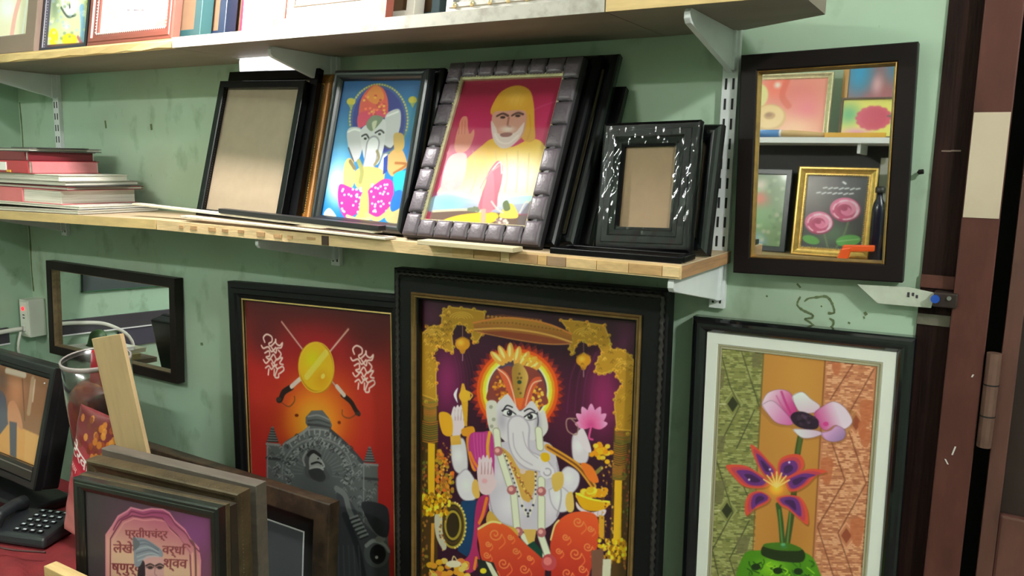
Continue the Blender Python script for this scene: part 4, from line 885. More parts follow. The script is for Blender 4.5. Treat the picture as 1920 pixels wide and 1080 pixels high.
    # pot
    p.poly([(430, 925+O), (580, 880+O), (920, 900+O), (1030, 1060+O), (1040, 1200+O), (420, 1200+O)], (74, 128, 24), smooth=True); p.glow(640, 1020+O, 200, 120, (120, 176, 34))
    for k in range(40):
        x = rnd.uniform(460, 980); y = rnd.uniform(950, 1150)+O; p.line([(x, y), (x+rnd.uniform(-40, 40), y+22), (x+rnd.uniform(-20, 60), y+44)], 10, rnd.choice([(140, 190, 40), (50, 96, 20), (34, 70, 18)]))
    for x, y in ((530, 1010), (700, 1040), (860, 1045)): p.ell(x, y+O, 36, 26, (24, 44, 16))
    p.poly([(570, 895+O), (600, 840+O), (760, 830+O), (900, 880+O), (890, 970+O), (720, 965+O), (600, 930+O)], (34, 46, 20), smooth=True); p.poly([(590, 850+O), (620, 825+O), (770, 822+O), (880, 862+O), (860, 885+O), (700, 880+O)], (64, 104, 26), smooth=True); p.ell(745, 850+O, 30, 16, (60, 110, 56)); p.ell(742, 835+O, 18, 12, (90, 150, 110))
    p.soften(1)
fitF = (-0.2365, -0.030, 0.796, 0.244, 0.42, 0.8, 0.9, 1.0)
wm = 0.0185
bF = 0.0245
ff = frame_root((*fitF[:2], fitF[2]-wm, *fitF[3:]), bF, 'picture_frame', 'black frame with white mount and a print of an anemone and lily in a pot', 'picture frame')
moulding(ff, fitF[3]+2*wm, fitF[4]+2*wm, bF, 0.013, 0.016, M('black_gloss', (16, 16, 20), 0.12, coat=0.6), 'round', sm=False)
sweep_rect(fitF[3]+2*wm, fitF[4]+2*wm, [(0, -0.002), (0, 0.0032), (wm-0.0015, 0.0032), (wm, 0.0018), (wm, -0.002)], bF).build('white_mount', M('mount_board', (226, 226, 218), 0.7), ff)
sweep_rect(fitF[3]-0.000, fitF[4]-0.000, [(0.000, 0.0), (0.000, 0.0022), (0.0018, 0.0022), (0.0018, 0.0008), (0.0042, 0.0008), (0.0042, 0.002), (0.006, 0.002), (0.006, 0.0)], bF+wm).build('mount_lines', M('mount_line', (168, 160, 132), 0.6), ff)
pF = Print(fitF, 0.001); paint_flowers(pF)
pF.build(ff, print_mat('satin_print', 0.42), gain=1.2, y=-0.0003, z0=bF+wm)
slab(ff, fitF[3]+2*wm+0.006, fitF[4]+2*wm+0.006, 0.004, 0.012, bF-0.003, MDFB, 'backing_board')

# ---------------------------------------------------------------- the two wall mirrors
MIRR = M('mirror_silver', (236, 240, 238), 0.015, 1.0)
fitR = (-0.2275, -0.019, 1.362, 0.193, 0.285, 0.0, 0.6, 1.6)
bR = 0.0252
fr = frame_root(fitR, bR, 'wall_mirror', 'upright wall mirror in a dark brown frame with a gold inner edge, by the door', 'mirror')
moulding(fr, fitR[3], fitR[4], bR, 0.013, 0.012, M('dark_brown_wood', (25, 17, 18), 0.45, var=0.25, scale=10, spec=0.2), 'flat')
slab(fr, fitR[3]+0.004, fitR[4]+0.004, 0.0, 0.004, bR-0.002, MIRR, 'mirror_glass')
sweep_rect(fitR[3], fitR[4], [(-0.001, -0.001), (-0.001, 0.0105), (0.0015, 0.0115), (0.0045, 0.0015), (0.0045, -0.001)], bR).build('gold_lip', M('mirror_gold_lip', (150, 112, 54), 0.35, 0.6, var=0.35, scale=60), fr)
fitL = (-2.026, -0.018, 0.949, 0.522, 0.221, 0.0, 1.5, 0.0)
bL = 0.0245
fl = frame_root(fitL, bL, 'wall_mirror', 'low wide wall mirror in a dark brown frame, hung left below the shelf', 'mirror')
moulding(fl, fitL[3], fitL[4], bL, 0.014, 0.010, M('dark_brown_wood2', (30, 22, 20), 0.45, var=0.25, scale=10, spec=0.2), 'flat')
slab(fl, fitL[3]+0.004, fitL[4]+0.004, 0.0, 0.004, bL-0.002, MIRR, 'mirror_glass')
sweep_rect(fitL[3], fitL[4], [(-0.001, -0.001), (-0.001, 0.0115), (0.001, 0.012), (0.003, 0.0015), (0.003, -0.001)], bL).build('inner_lip', M('lip_brown', (120, 98, 70), 0.4, 0.3, var=0.3, scale=60), fl)

# black frame standing behind the deity print, only its top shows
fitK = (-0.79, -0.0085, 0.75, 0.30, 0.50, 0, 0.0, 0)
fk = frame_root(fitK, 0.03, 'picture_frame', 'plain black frame behind the deity print, only its top edge showing under the shelf', 'picture frame')
MB().box(-0.18, 0.18, -0.0035, 0.006, 0.0, 0.03).build('bottom_rail', BLACK, fk)
MB().box(-0.18, 0.18, -0.0035, 0.006, 0.53, 0.565).build('top_rail', BLACK, fk)
for s in (-1, 1): MB().box(s*0.165-0.015, s*0.165+0.015, -0.0035, 0.006, 0.03, 0.53).build('side_rail', BLACK, fk)
MB().box(-0.15, 0.15, 0.001, 0.005, 0.03, 0.53).build('backing_board', MDFB, fk)
# ================================================================== frames standing on the lower shelf
ZS = Z1+0.02
def stand(fit, border, back, zs):
    """lift a leaning frame so that its lowest corner rests on zs"""
    R = pose(*fit[5:8]); W_, H_ = fit[3]+2*border, fit[4]+2*border
    lo = min((R @ Vector((sx*W_/2, y, -border)))[2] for sx in (-1, 1) for y in (0.0, back))
    return (fit[0], fit[1], zs-lo+0.0006, *fit[3:])
def behind(fit, border, dx, back, dw=0.0, dh=0.0, yaw=None):
    """pose of a frame stacked behind another: moved right by dx and back by back"""
    l = math.radians(fit[6])
    return (fit[0]+dx, fit[1]+back/math.cos(l), fit[2], fit[3]+dw, fit[4]+dh, fit[5] if yaw is None else yaw, fit[6], 0.0)
def plain_frame(fit, border, front, back, mat, label, prof='flat', fill=None, zs=ZS, name='picture_frame', slip=None, group=None, fillname='backing_board'):
    fit = stand(fit, border, back, zs)
    o = frame_root(fit, border, name, label, 'picture frame', group)
    moulding(o, fit[3], fit[4], border, front, back, mat, prof)
    slab(o, fit[3]+0.006, fit[4]+0.006, 0.0005, min(0.004, back-0.001), border-0.003, fill or HARD, fillname)
    if slip is not None: bead_rect(fit[3]+0.004, fit[4]+0.004, 0.0, front*0.45, 0.0024, 0.0052, border-0.002).build('bead_slip', slip, o)['kind'] = 'stuff'
    return o, fit
GLASS = clear_mat('picture_glass', (0.97, 0.98, 0.97), 0.03)
def pane(o, fit, b):
    return MB().add([(-fit[3]/2, -0.003, b), (fit[3]/2, -0.003, b), (fit[3]/2, -0.003, b+fit[4]), (-fit[3]/2, -0.003, b+fit[4])], [(0, 1, 2, 3)]).build('glass_pane', GLASS, o)
# 1. blank hardboard frame
f1, fit1 = plain_frame((-1.335, -0.157, 1.392, 0.207, 0.263, 3.5, 14.7, -1.2), 0.015, 0.012, 0.006, BLACK, 'black frame with a gilt inner edge holding only blank hardboard, leaning on the shelf', 'flat', zs=ZS, slip=SILV)
pane(f1, fit1, 0.015)
b1 = behind(fit1, 0.022, 0.012, 0.018, 0.0, 0.014)
plain_frame(b1, 0.022, 0.008, 0.006, BLACK, 'black frame stacked directly behind the blank hardboard frame', 'flat')
b2 = behind(fit1, 0.022, 0.034, 0.034, 0.0, 0.004)
g2, _ = plain_frame(b2, 0.022, 0.007, 0.006, M('brown_gold', (140, 92, 40), 0.35, 0.35, var=0.25, scale=30), 'brown and gold beaded frame in the stack behind the blank hardboard frame', 'round', slip=GOLDB)
tag(bead_rect(0.207+0.044, 0.267+0.044, 0.004, 0.0035, 0.0026, 0.0056).build('edge_beading', GOLDB, g2), kind='stuff')
b3 = behind(fit1, 0.022, 0.050, 0.050, 0.0, 0.0)
plain_frame(b3, 0.022, 0.007, 0.006, BLACK, 'black frame rearmost in the stack behind the blank hardboard frame', 'flat')

# 2. bright blue print of the elephant-headed deity seated in a pink dotted dhoti
def paint_blue(p):
    p.view = (380, 120, 3.1775); rnd = random.Random(2)
    W_ = p.grad((1000, 110), (34, 84, 140), (950, 950), (28, 130, 206)); p.img[:] = W_(p.gx, p.gy)
    p.glow(830, 560, 130, 360, (120, 190, 226), a=.8); p.glow(800, 720, 110, 200, (226, 240, 246), a=.95); p.glow(1240, 330, 120, 200, (60, 150, 180), a=.6)
    p.ell(1050, 330, 180, 215, (110, 130, 110), rot=0); p.ell(1050, 332, 168, 204, (60, 80, 150)); p.ell(1050, 335, 155, 192, (44, 44, 130))
    for t in np.linspace(math.pi*.95, math.pi*2.1, 40): p.ell(1050+172*math.cos(t), 330+208*math.sin(t), 6, 6, (206, 190, 110), n=8)
    for x, y in ((885, 225), (1252, 215)): p.ell(x, y, 26, 22, (196, 180, 60)); p.poly([(x-16, y+16), (x+16, y+16), (x, y+50)], (150, 160, 90))
    # halo and crown
    p.poly([(930, 290), (945, 210), (985, 150), (1030, 125), (1080, 150), (1105, 220), (1100, 300), (1050, 310), (935, 340)], (214, 80, 70), smooth=True)
    p.poly([(975, 200), (1000, 150), (1035, 128), (1070, 155), (1080, 210), (1030, 240)], (222, 130, 60), smooth=True); p.poly([(930, 300), (1000, 280), (1100, 280), (1105, 310), (1000, 350), (930, 380)], (206, 60, 96), smooth=True)
    for k in range(30): p.ell(950+rnd.random()*140, 170+rnd.random()*130, 9, 8, rnd.choice([(232, 170, 70), (190, 60, 60), (240, 120, 90)]), n=8)
    # ears, head, trunk
    GY = (196, 196, 200)
    p.poly([(862, 400), (905, 375), (950, 395), (955, 480), (935, 560), (900, 580), (870, 500)], GY, smooth=True); p.poly([(1095, 300), (1172, 270), (1180, 360), (1150, 460), (1120, 505), (1080, 480), (1085, 380)], GY, smooth=True)
    p.line([(868, 405), (905, 390), (945, 400)], 10, (232, 232, 232)); p.line([(1100, 310), (1165, 285)], 10, (232, 232, 232)); p.line([(870, 500), (900, 580)], 8, (70, 70, 80)); p.line([(1080, 485), (1120, 505), (1150, 470)], 8, (70, 70, 80))
    p.poly([(940, 400), (1000, 350), (1085, 330), (1090, 420), (1075, 520), (1040, 600), (975, 590), (950, 500)], (206, 206, 210), smooth=True)
    p.poly([(975, 360), (1010, 310), (1060, 310), (1075, 330), (1010, 400)], (120, 130, 110), smooth=True); p.poly([(1010, 350), (1040, 340), (1020, 400)], (196, 196, 170), smooth=True)
    p.line([(950, 430), (975, 420), (990, 440)], 9, (50, 44, 50)); p.line([(1030, 410), (1060, 395), (1080, 410)], 9, (50, 44, 50)); p.ell(970, 445, 9, 7, (40, 36, 40)); p.ell(1055, 418, 9, 7, (40, 36, 40))
    p.line([(1015, 480), (1000, 570), (985, 640), (1010, 690), (1050, 670), (1075, 610), (1090, 560)], 92, (150, 148, 158), wd2=50); p.line([(1015, 480), (1000, 570), (985, 640), (1010, 690), (1050, 670), (1075, 610), (1090, 560)], 74, (222, 222, 226), wd2=38)
    p.line([(1025, 600), (1050, 560), (1040, 520)], 18, (140, 130, 100))
    # body, arms
    p.poly([(910, 640), (980, 610), (1080, 640), (1060, 740), (970, 770), (910, 720)], (228, 176, 108), smooth=True)
    p.poly([(845, 600), (875, 560), (905, 600), (905, 700), (880, 745), (840, 720)], (226, 184, 116), smooth=True); p.poly([(1110, 540), (1180, 500), (1220, 600), (1180, 640), (1130, 670), (1100, 620)], (214, 160, 100), smooth=True); p.poly([(1140, 420), (1195, 420), (1200, 500), (1150, 530)], (196, 160, 90), smooth=True)
    p.line([(1150, 590), (1215, 600), (1140, 650)], 14, (160, 100, 50)); p.poly([(1080, 560), (1105, 540), (1100, 640), (1075, 660)], (34, 60, 150)); p.poly([(1140, 660), (1220, 640), (1200, 750), (1150, 760)], (40, 180, 214), smooth=True)
    p.line([(930, 580), (950, 640), (940, 700)], 26, (150, 150, 90)); p.line([(880, 580), (905, 620)], 20, (120, 110, 80))
    # dhoti legs
    for pts in ([(815, 720), (880, 735), (950, 770), (960, 830), (920, 890), (850, 915), (810, 830)], [(985, 760), (1040, 710), (1090, 685), (1135, 710), (1130, 830), (1080, 900), (1000, 905), (980, 840)]):
        p.poly(pts, (214, 46, 150), smooth=True)
    for x, y in [(830+rnd.random()*115, 740+rnd.random()*150) for _ in range(22)]+[(1000+rnd.random()*120, 715+rnd.random()*170) for _ in range(26)]: p.ell(x, y, 8, 8, (240, 190, 226), n=8)
    p.poly([(945, 780), (985, 760), (990, 900), (960, 940), (900, 930), (930, 880)], (228, 182, 110), smooth=True); p.line([(975, 895), (1040, 925), (1100, 890), (1180, 860)], 24, (232, 196, 130)); p.line([(860, 905), (920, 925), (1000, 920)], 16, (240, 214, 150)); p.poly([(1090, 880), (1180, 800), (1170, 940), (1100, 940)], (226, 190, 120), smooth=True, a=.9)
    p.poly([(1120, 830), (1150, 760), (1190, 760), (1190, 840), (1130, 880)], (30, 110, 206), smooth=True); p.poly([(728, 880), (760, 860), (800, 920), (728, 910)], (226, 210, 180), smooth=True)
    p.soften(1)
fit2 = stand((-1.003, -0.172, 1.384, 0.195, 0.259, -2.5, 12.5, -1.6), 0.020, 0.006, ZS)
f2 = frame_root(fit2, 0.020, 'picture_frame', 'dark frame with a bright blue print of an elephant-headed deity in a pink dotted dhoti', 'picture frame')
moulding(f2, fit2[3], fit2[4], 0.020, 0.014, 0.006, M('slate_black', (20, 24, 30), 0.32, var=0.15, coat=0.3), 'round')
p2 = Print(fit2, 0.00105); paint_blue(p2); p2.build(f2, print_mat('gloss_print', 0.3, 0.35), gain=0.95, y=-0.0005, z0=0.020)
slab(f2, fit2[3]+0.006, fit2[4]+0.006, 0.001, 0.005, 0.017, MDFB, 'backing_board')
plain_frame(behind(fit2, 0.020, 0.016, 0.022, 0.0, 0.004, -1), 0.020, 0.010, 0.006, BLACK, 'black frame stacked behind the bright blue deity print', 'round')
plain_frame(behind(fit2, 0.020, 0.020, 0.042, 0.0, 0.0, -1), 0.020, 0.010, 0.006, BLACK, 'second black frame behind the bright blue deity print', 'round')

# 3. padded leather frame with a saint's portrait
def paint_saint(p):
    p.view = (760, 100, 2.8425); rnd = random.Random(6)
    W_ = p.grad((600, 160), (150, 34, 62), (560, 520), (196, 40, 96)); p.img[:] = W_(p.gx, p.gy)
    p.glow(370, 430, 160, 240, (190, 34, 92), a=.8); p.glow(760, 380, 120, 220, (190, 44, 96), a=.7); p.line([(690, 300), (760, 270), (840, 250)], 10, (190, 80, 120), a=.5)
    # robe
    p.poly([(330, 560), (400, 500), (470, 455), (560, 500), (680, 455), (750, 520), (745, 780), (200, 780), (250, 640)], p.grad((560, 480), (222, 168, 40), (560, 680), (250, 236, 190)), smooth=True); p.glow(580, 640, 200, 170, (252, 246, 226), a=.9)
    # head cloth
    p.poly([(462, 330), (490, 230), (545, 185), (610, 172), (665, 200), (685, 270), (690, 380), (690, 460), (640, 470), (610, 420), (640, 330)], (206, 150, 50), smooth=True); p.glow(590, 240, 90, 80, (226, 176, 84), a=.7); [p.line([(500+k*34, 300-k*6), (540+k*26, 230), (600+k*14, 190)], 6, (184, 132, 44), a=.14) for k in range(4)]; p.line([(662, 330), (668, 400), (650, 460)], 10, (176, 122, 40), a=.35)
    # face, beard
    p.poly([(470, 320), (540, 308), (640, 310), (640, 400), (610, 460), (540, 500), (490, 480), (462, 410)], (196, 140, 124), smooth=True)
    p.line([(490, 335), (520, 322), (548, 334)], 11, (90, 60, 56)); p.line([(570, 332), (600, 318), (628, 326)], 11, (90, 60, 56)); p.ell(520, 342, 14, 7, (60, 40, 40)); p.ell(600, 334, 14, 7, (60, 40, 40)); p.line([(552, 345), (546, 385), (560, 392)], 10, (150, 96, 84))
    p.poly([(458, 360), (485, 400), (500, 430), (580, 425), (615, 390), (635, 370), (620, 430), (575, 490), (520, 508), (480, 480), (462, 430)], (212, 188, 184), smooth=True); p.glow(545, 405, 60, 28, (220, 200, 194), a=.9); p.poly([(505, 432), (540, 422), (572, 428), (555, 444), (518, 446)], (140, 84, 82), smooth=True); p.line([(478, 430), (500, 470), (550, 480), (600, 440)], 9, (232, 214, 210), a=.7)
    # raised hand
    p.poly([(262, 500), (268, 450), (282, 400), (300, 345), (330, 340), (335, 400), (345, 430), (365, 405), (368, 440), (345, 500), (310, 530), (275, 530)], (214, 130, 110), smooth=True)
    for k in range(3): p.line([(288+k*16, 360), (285+k*16, 430)], 4, (170, 84, 74), a=.7)
    p.poly([(230, 560), (300, 530), (330, 560), (300, 700), (200, 760), (190, 700)], (226, 170, 170), smooth=True)
    [p.line([(360+k*60, 520+k % 2*14), (380+k*55, 640), (350+k*60, 740)], 7, (206, 170, 110), a=.5) for k in range(6)]
    # small standing figure, sky, meadow
    p.glow(230, 800, 160, 90, (90, 200, 236)); p.poly([(160, 760), (420, 780), (700, 760), (700, 850), (150, 850)], (150, 206, 226), smooth=True, a=.75); p.glow(480, 790, 200, 70, (226, 236, 236), a=.7)
    p.poly([(140, 845), (330, 835), (690, 870), (680, 950), (120, 930)], (104, 74, 62)); p.line([(150, 842), (330, 834), (420, 848)], 12, (214, 200, 170))
    p.poly([(190, 900), (300, 860), (480, 850), (470, 900), (300, 925)], (240, 196, 24), smooth=True); p.poly([(500, 870), (560, 800), (600, 850), (590, 880)], (236, 206, 80), smooth=True); p.poly([(520, 800), (545, 785), (560, 830), (530, 840)], (90, 104, 60), smooth=True)
    for k in range(9): p.ell(340+rnd.random()*60, 820+rnd.random()*20, 10, 10, (110, 120, 90), n=8)
    p.poly([(440, 640), (490, 575), (520, 600), (515, 680), (495, 760), (480, 830), (395, 830), (405, 760), (430, 690)], (222, 96, 122), smooth=True); p.line([(450, 640), (505, 580), (515, 640)], 9, (240, 200, 206)); p.line([(500, 600), (440, 650), (400, 720)], 8, (206, 150, 150)); p.poly([(440, 650), (470, 640), (470, 830), (410, 830)], (232, 120, 140), smooth=True, a=.8); p.poly([(405, 830), (430, 830), (428, 925), (402, 925)], (240, 170, 150)); p.line([(460, 790), (490, 830), (520, 850)], 8, (226, 206, 200))
    for k in range(16): p.ell(480+rnd.random()*66, 880+rnd.random()*40, 9, 8, rnd.choice([(226, 214, 206), (150, 110, 110)]), n=8)
    for k in range(16): p.line([(200+rnd.random()*70, 650+rnd.random()*90), (200+rnd.random()*70, 650+rnd.random()*90)], 4, (236, 190, 190), a=.6)
    p.line([(610, 850), (650, 790), (690, 850)], 8, (214, 206, 196)); p.poly([(620, 850), (690, 780), (690, 940), (600, 930)], (96, 84, 92), smooth=True, a=.7)
    p.soften(1)
fit3 = stand((-0.731, -0.200, 1.390, 0.202, 0.271, 0.8, 25.5, 0.0), 0.031, 0.008, ZS)
b_3 = 0.031
f3 = frame_root(fit3, b_3, 'picture_frame', 'padded purple-grey leather frame with a portrait of a bearded saint in a yellow head cloth', 'picture frame')
LEA = M('purple_leather', (86, 76, 84), 0.42, var=0.12, scale=30, bump=0.2, bscale=200)
LEAD = M('leather_groove', (30, 25, 30), 0.5)
moulding(f3, fit3[3], fit3[4], b_3, 0.011, 0.008, LEAD, 'round')
def cushion(cx, cz, lx_, lz_, me_cache={}):
    key = (round(lx_, 4), round(lz_, 4))
    if key not in me_cache:
        mb = MB(); ST_ = (-1, -.9, -.65, 0, .65, .9, 1); HT_ = (0, .62, .93, 1, .93, .62, 0); nx_ = nz_ = 7
        for j in range(nz_):
            for i in range(nx_):
                u = ST_[i]; v = ST_[j]
                hgt = 0.0048*min(HT_[i], HT_[j])
                mb.v.append((u*lx_/2, -0.0095-hgt, v*lz_/2))
        mb.f = [(j*nx_+i, j*nx_+i+1, (j+1)*nx_+i+1, (j+1)*nx_+i) for j in range(nz_-1) for i in range(nx_-1)]
        o = mb.build('cushion', LEA, f3, smooth=True); me_cache[key] = o.data
    else:
        o = bpy.data.objects.new('cushion', me_cache[key]); COL.objects.link(o); o.parent = f3
    o.location = (cx, 0, cz); return o
Wo, Ho = fit3[3]+2*b_3, fit3[4]+2*b_3; g_ = 0.0026; cw = b_3-0.0015
nH, nV = 6, 8
for sx in (-1, 1):
    for k in range(nV):
        L_ = Ho/nV; cushion(sx*(Wo/2-b_3/2-0.0005), L_*(k+.5), cw, L_-g_)
for zc in (b_3/2+0.0005, Ho-b_3/2-0.0005):
    for k in range(nH):
        L_ = (Wo-2*b_3)/nH; cushion(-(Wo-2*b_3)/2+L_*(k+.5), zc, L_-g_, cw)
tag(bead_rect(fit3[3]+0.003, fit3[4]+0.003, 0.0, 0.0085, 0.003, 0.0062, b_3-0.0015).build('beaded_slip', SILV, f3), kind='stuff')
sweep_rect(fit3[3]+0.002, fit3[4]+0.002, [(0, 0), (0, 0.0085), (0.0035, 0.006), (0.0035, 0)], b_3-0.001).build('slip', SILV, f3)
p3 = Print(fit3, 0.00105); paint_saint(p3); p3.build(f3, print_mat('gloss_print', 0.3, 0.35), gain=0.9, y=-0.0005, z0=b_3)
pane(f3, fit3, b_3)
slab(f3, fit3[3]+0.006, fit3[4]+0.006, 0.001, 0.006, b_3-0.003, MDFB, 'backing_board')
b3a = behind(fit3, b_3, 0.022, 0.022, 0.0, 0.022, 0); b3b = behind(fit3, b_3, 0.042, 0.046, 0.0, 0.026, 0)
plain_frame(b3a, 0.024, 0.012, 0.006, BLACK, 'black frame stacked directly behind the padded leather frame', 'round')
plain_frame(b3b, 0.024, 0.014, 0.006, M('black_sheen', (12, 15, 17), 0.25, coat=0.3), 'shiny black frame at the back of the stack behind the padded leather frame', 'round')
plain_frame(behind(fit3, b_3, 0.058, 0.068, 0.0, -0.030, 0), 0.022, 0.008, 0.006, BLACK, 'narrow black frame between the padded frame stack and the shrink-wrapped frame', 'flat', fill=M('pale_card', (190, 186, 176), 0.7))

# 4. small shrink-wrapped black frame with hardboard
fit4 = stand((-0.4575, -0.142, 1.402, 0.0825, 0.1245, -0.5, 10.8, 1.8), 0.0365, 0.006, ZS)
f4 = frame_root(fit4, 0.0365, 'picture_frame', 'small black frame in shiny plastic wrap with blank hardboard, at the right shelf end', 'picture frame')
moulding(f4, fit4[3], fit4[4], 0.0365, 0.013, 0.006, M('black_under_wrap', (9, 9, 11), 0.3, spec=0.1), 'step')
slab(f4, fit4[3]+0.006, fit4[4]+0.006, 0.0005, 0.004, 0.0335, M('hardboard_b', (138, 114, 86), 0.6, var=0.06, scale=40), 'backing_board')
def wrap_sheet(w_, h_):
    mb = MB(); nx_, nz_ = 40, 50; rr = random.Random(5)
    ph = [(rr.uniform(200, 700), rr.uniform(-300, 300), rr.uniform(0, 6.28)) for _ in range(6)]
    for j in range(nz_):
        for i in range(nx_):
            x = (i/(nx_-1)-.5)*(w_+0.004); z = j/(nz_-1)*(h_+0.002)
            e = min(w_/2+.002-abs(x), z, h_+.002-z); amp = 0.0007*math.exp(-max(0, abs(e-0.018)-0.010)*120)
            d = 0.0142+amp*sum(math.sin(a*x+b*z+c_) for a, b, c_ in ph)*0.6
            if e < 0.003: d = 0.0142*max(0.0, e/0.003)**.5
            mb.v.append((x, -d, z))
    ok = lambda i: not (abs(mb.v[i][0]) < w_/2-0.034 and 0.034 < mb.v[i][2] < h_-0.034)      # cut out over the opening
    mb.f = [f for f in ((j*nx_+i, j*nx_+i+1, (j+1)*nx_+i+1, (j+1)*nx_+i) for j in range(nz_-1) for i in range(nx_-1)) if any(ok(q) for q in f)]
    return mb
wrap_sheet(fit4[3]+0.073, fit4[4]+0.073).build('plastic_wrap', clear_mat('shrink_wrap', (0.98, 0.98, 0.98), 0.04, ior=1.5, fac=0.7), f4, smooth=True)
plain_frame(behind(fit4, 0.0365, 0.020, 0.024, 0.020, 0.020, 0), 0.0265, 0.014, 0.007, M('black_sheen', (12, 15, 17), 0.25, coat=0.3), 'shiny black frame close behind the shrink-wrapped frame', 'round')

# ------------------------------------------------------------------ loose boards on the lower shelf
def bar(name, a, b, depth, thick, mat, label, cat, bevel=0.0006, up=0.0, group=None):
    """flat board whose top front edge runs a -> b; depth towards the wall"""
    a = Vector(a); b = Vector(b); d = (b-a); n = Vector((-d.y, d.x, 0)).normalized()*depth; n.z = up
    t = Vector((0, 0, thick))
    mb = MB().hexa([a-t, b-t, b-t+n, a-t+n, a, b, b+n, a+n])
    o = mb.build(name, mat, None, bevel=bevel); return tag(o, label, cat, group)
EDGEW = M('pale_mdf', (216, 206, 186), 0.6, var=0.08, scale=20)
bar('mdf_sheet', (-1.43, -0.233, 1.3775), (-0.875, -0.2525, 1.3700), 0.030, 0.0040, EDGEW, 'lower pale sheet of two thin boards lying along the shelf edge', 'board', group='thin boards on the shelf edge')
bar('mdf_sheet', (-1.64, -0.198, 1.3925), (-0.905, -0.246, 1.3790), 0.022, 0.0042, EDGEW, 'upper pale sheet of two thin boards, its end jutting past the shelf bend', 'board', group='thin boards on the shelf edge')
bar('moulding_offcut', (-1.325, -0.2235, 1.3965), (-0.892, -0.248, 1.3885), 0.018, 0.0092, M('black_offcut', (38, 36, 38), 0.4, var=0.2), 'black moulding offcut lying on top of the thin boards', 'moulding offcut', bevel=0.001)
# flat black frame lying in front of the shrink-wrapped frame
lf = empty('flat_frame', (-0.465, -0.200, ZS+0.0003), 'thin black frame lying flat on the shelf in front of the shrink-wrapped frame', 'picture frame', rotz=math.radians(1.5))
for y0, y1, nm in ((-0.034, -0.022, 'front_rail'), (0.022, 0.034, 'back_rail')): MB().box(-0.105, 0.098, y0, y1, 0, 0.009).build(nm, BLACK, lf, bevel=0.001)
for s in (-1, 1): MB().box(s*0.0955-0.0025-0.006, s*0.0955-0.0025+0.006, -0.022, 0.022, 0, 0.009).build('side_rail', BLACK, lf, bevel=0.001)

# ------------------------------------------------------------------ pile of files and papers on the left
PAGE = M('page_white', (226, 222, 210), 0.75, rgb2=(186, 180, 166), scale=6, stretch=(1, 1, 160), contrast=(0.4, 0.65))
RED1 = M('file_red', (176, 52, 62), 0.4, var=0.12, scale=10); RED2 = M('file_dark_red', (110, 30, 40), 0.45, var=0.15); PINK = M('file_pink', (206, 108, 112), 0.4, var=0.1); GREYC = M('file_grey', (104, 100, 98), 0.5, var=0.15); DKC = M('file_dark', (44, 42, 44), 0.5)
zt = 1.3572
def file_item(name, x1, wdt, y0, y1, h, cover, label, rot=0.0, spine=True, cat='file', tilt=0.0, ct=0.0016, under=None, sx=0.35, end=None, nm_flap=False):
    global zt
    e = empty(name, (x1-wdt/2, (y0+y1)/2, zt), label, cat, 'files and papers piled on the left shelf'); e.rotation_euler = (0, tilt, math.radians(rot))
    L = wdt/2; D_ = (y1-y0)/2
    MB().box(-L+0.004, L-0.005, -D_+0.003, D_-0.003, ct, h-ct).build('pages', PAGE, e, bevel=0.0005)
    MB().box(-L, L, -D_, D_, h-ct, h).build('front_cover', cover, e, bevel=0.0005)
    MB().box(-L, L, -D_, D_, 0, ct).build('back_cover', under or cover, e, bevel=0.0005)
    if spine: MB().box(-L, L*sx, -D_-0.001, -D_+0.002, ct, h-ct).build('spine', cover, e)
    if nm_flap: MB().prism([(L-0.085, -D_), (L+0.012, -D_+0.02), (L+0.02, D_*0.5), (L-0.085, D_)], 'z', h+0.0002, h+0.0016).build('dark_flap', DKC, e); zt += 0.0016
    if end is not None: MB().box(L-0.003, L+0.001, -D_, D_*0.9, ct, h-ct).build('end_cover', end, e)
    zt += h+0.0004
    return e
file_item('paper_sheets', -1.79, 0.50, -0.232, -0.02, 0.008, M('sheet_grey', (196, 190, 178), 0.6), 'grey card folder at the very bottom of the pile', 0.0, False, 'papers', tilt=-0.018)
zt += 0.006
file_item('file_folder', -1.80, 0.46, -0.228, -0.03, 0.007, M('sheet_white', (222, 218, 206), 0.6), 'thin white folder second from the bottom of the pile', 1.0, False, 'papers')
file_item('file_folder', -1.87, 0.46, -0.225, -0.03, 0.034, PINK, 'thick faded red file low in the pile with pale page edges', 0.5, sx=0.3)
file_item('file_folder', -1.835, 0.44, -0.222, -0.03, 0.008, RED2, 'thin dark red file under the loose white papers', -1.0, False, nm_flap=True)
file_item('paper_sheets', -1.86, 0.40, -0.225, -0.03, 0.010, M('sheet_grey2', (150, 146, 134), 0.6), 'crumpled grey paper bundle in the middle of the pile', 2.0, False, 'papers')
file_item('paper_sheets', -1.875, 0.34, -0.215, -0.04, 0.014, M('sheet_white2', (228, 224, 212), 0.6), 'loose white papers in the middle of the pile', -2.0, False, 'papers')
e5 = file_item('file_folder', -1.985, 0.34, -0.222, -0.05, 0.030, RED1, 'thick red file with a white label near the top of the pile', 0.0, sx=0.9, end=M('file_rose', (196, 120, 124), 0.4, var=0.2, scale=12))
MB().box(-0.07, 0.06, -0.0885, -0.0862, 0.006, 0.026).build('paper_label', M('label_white', (235, 232, 226), 0.6), e5)
MB().box(0.061, 0.078, -0.0885, -0.0862, 0.002, 0.007).build('yellow_tab', M('tab_yellow', (226, 180, 60), 0.6), e5)
file_item('file_folder', -2.005, 0.32, -0.222, -0.05, 0.022, RED2, 'dark red file second from the top of the pile', 1.0, sx=0.92, end=RED2)
file_item('file_folder', -1.985, 0.33, -0.218, -0.04, 0.008, GREYC, 'grey and black folder on top of the pile', -2.0, False, under=DKC, nm_flap=True)

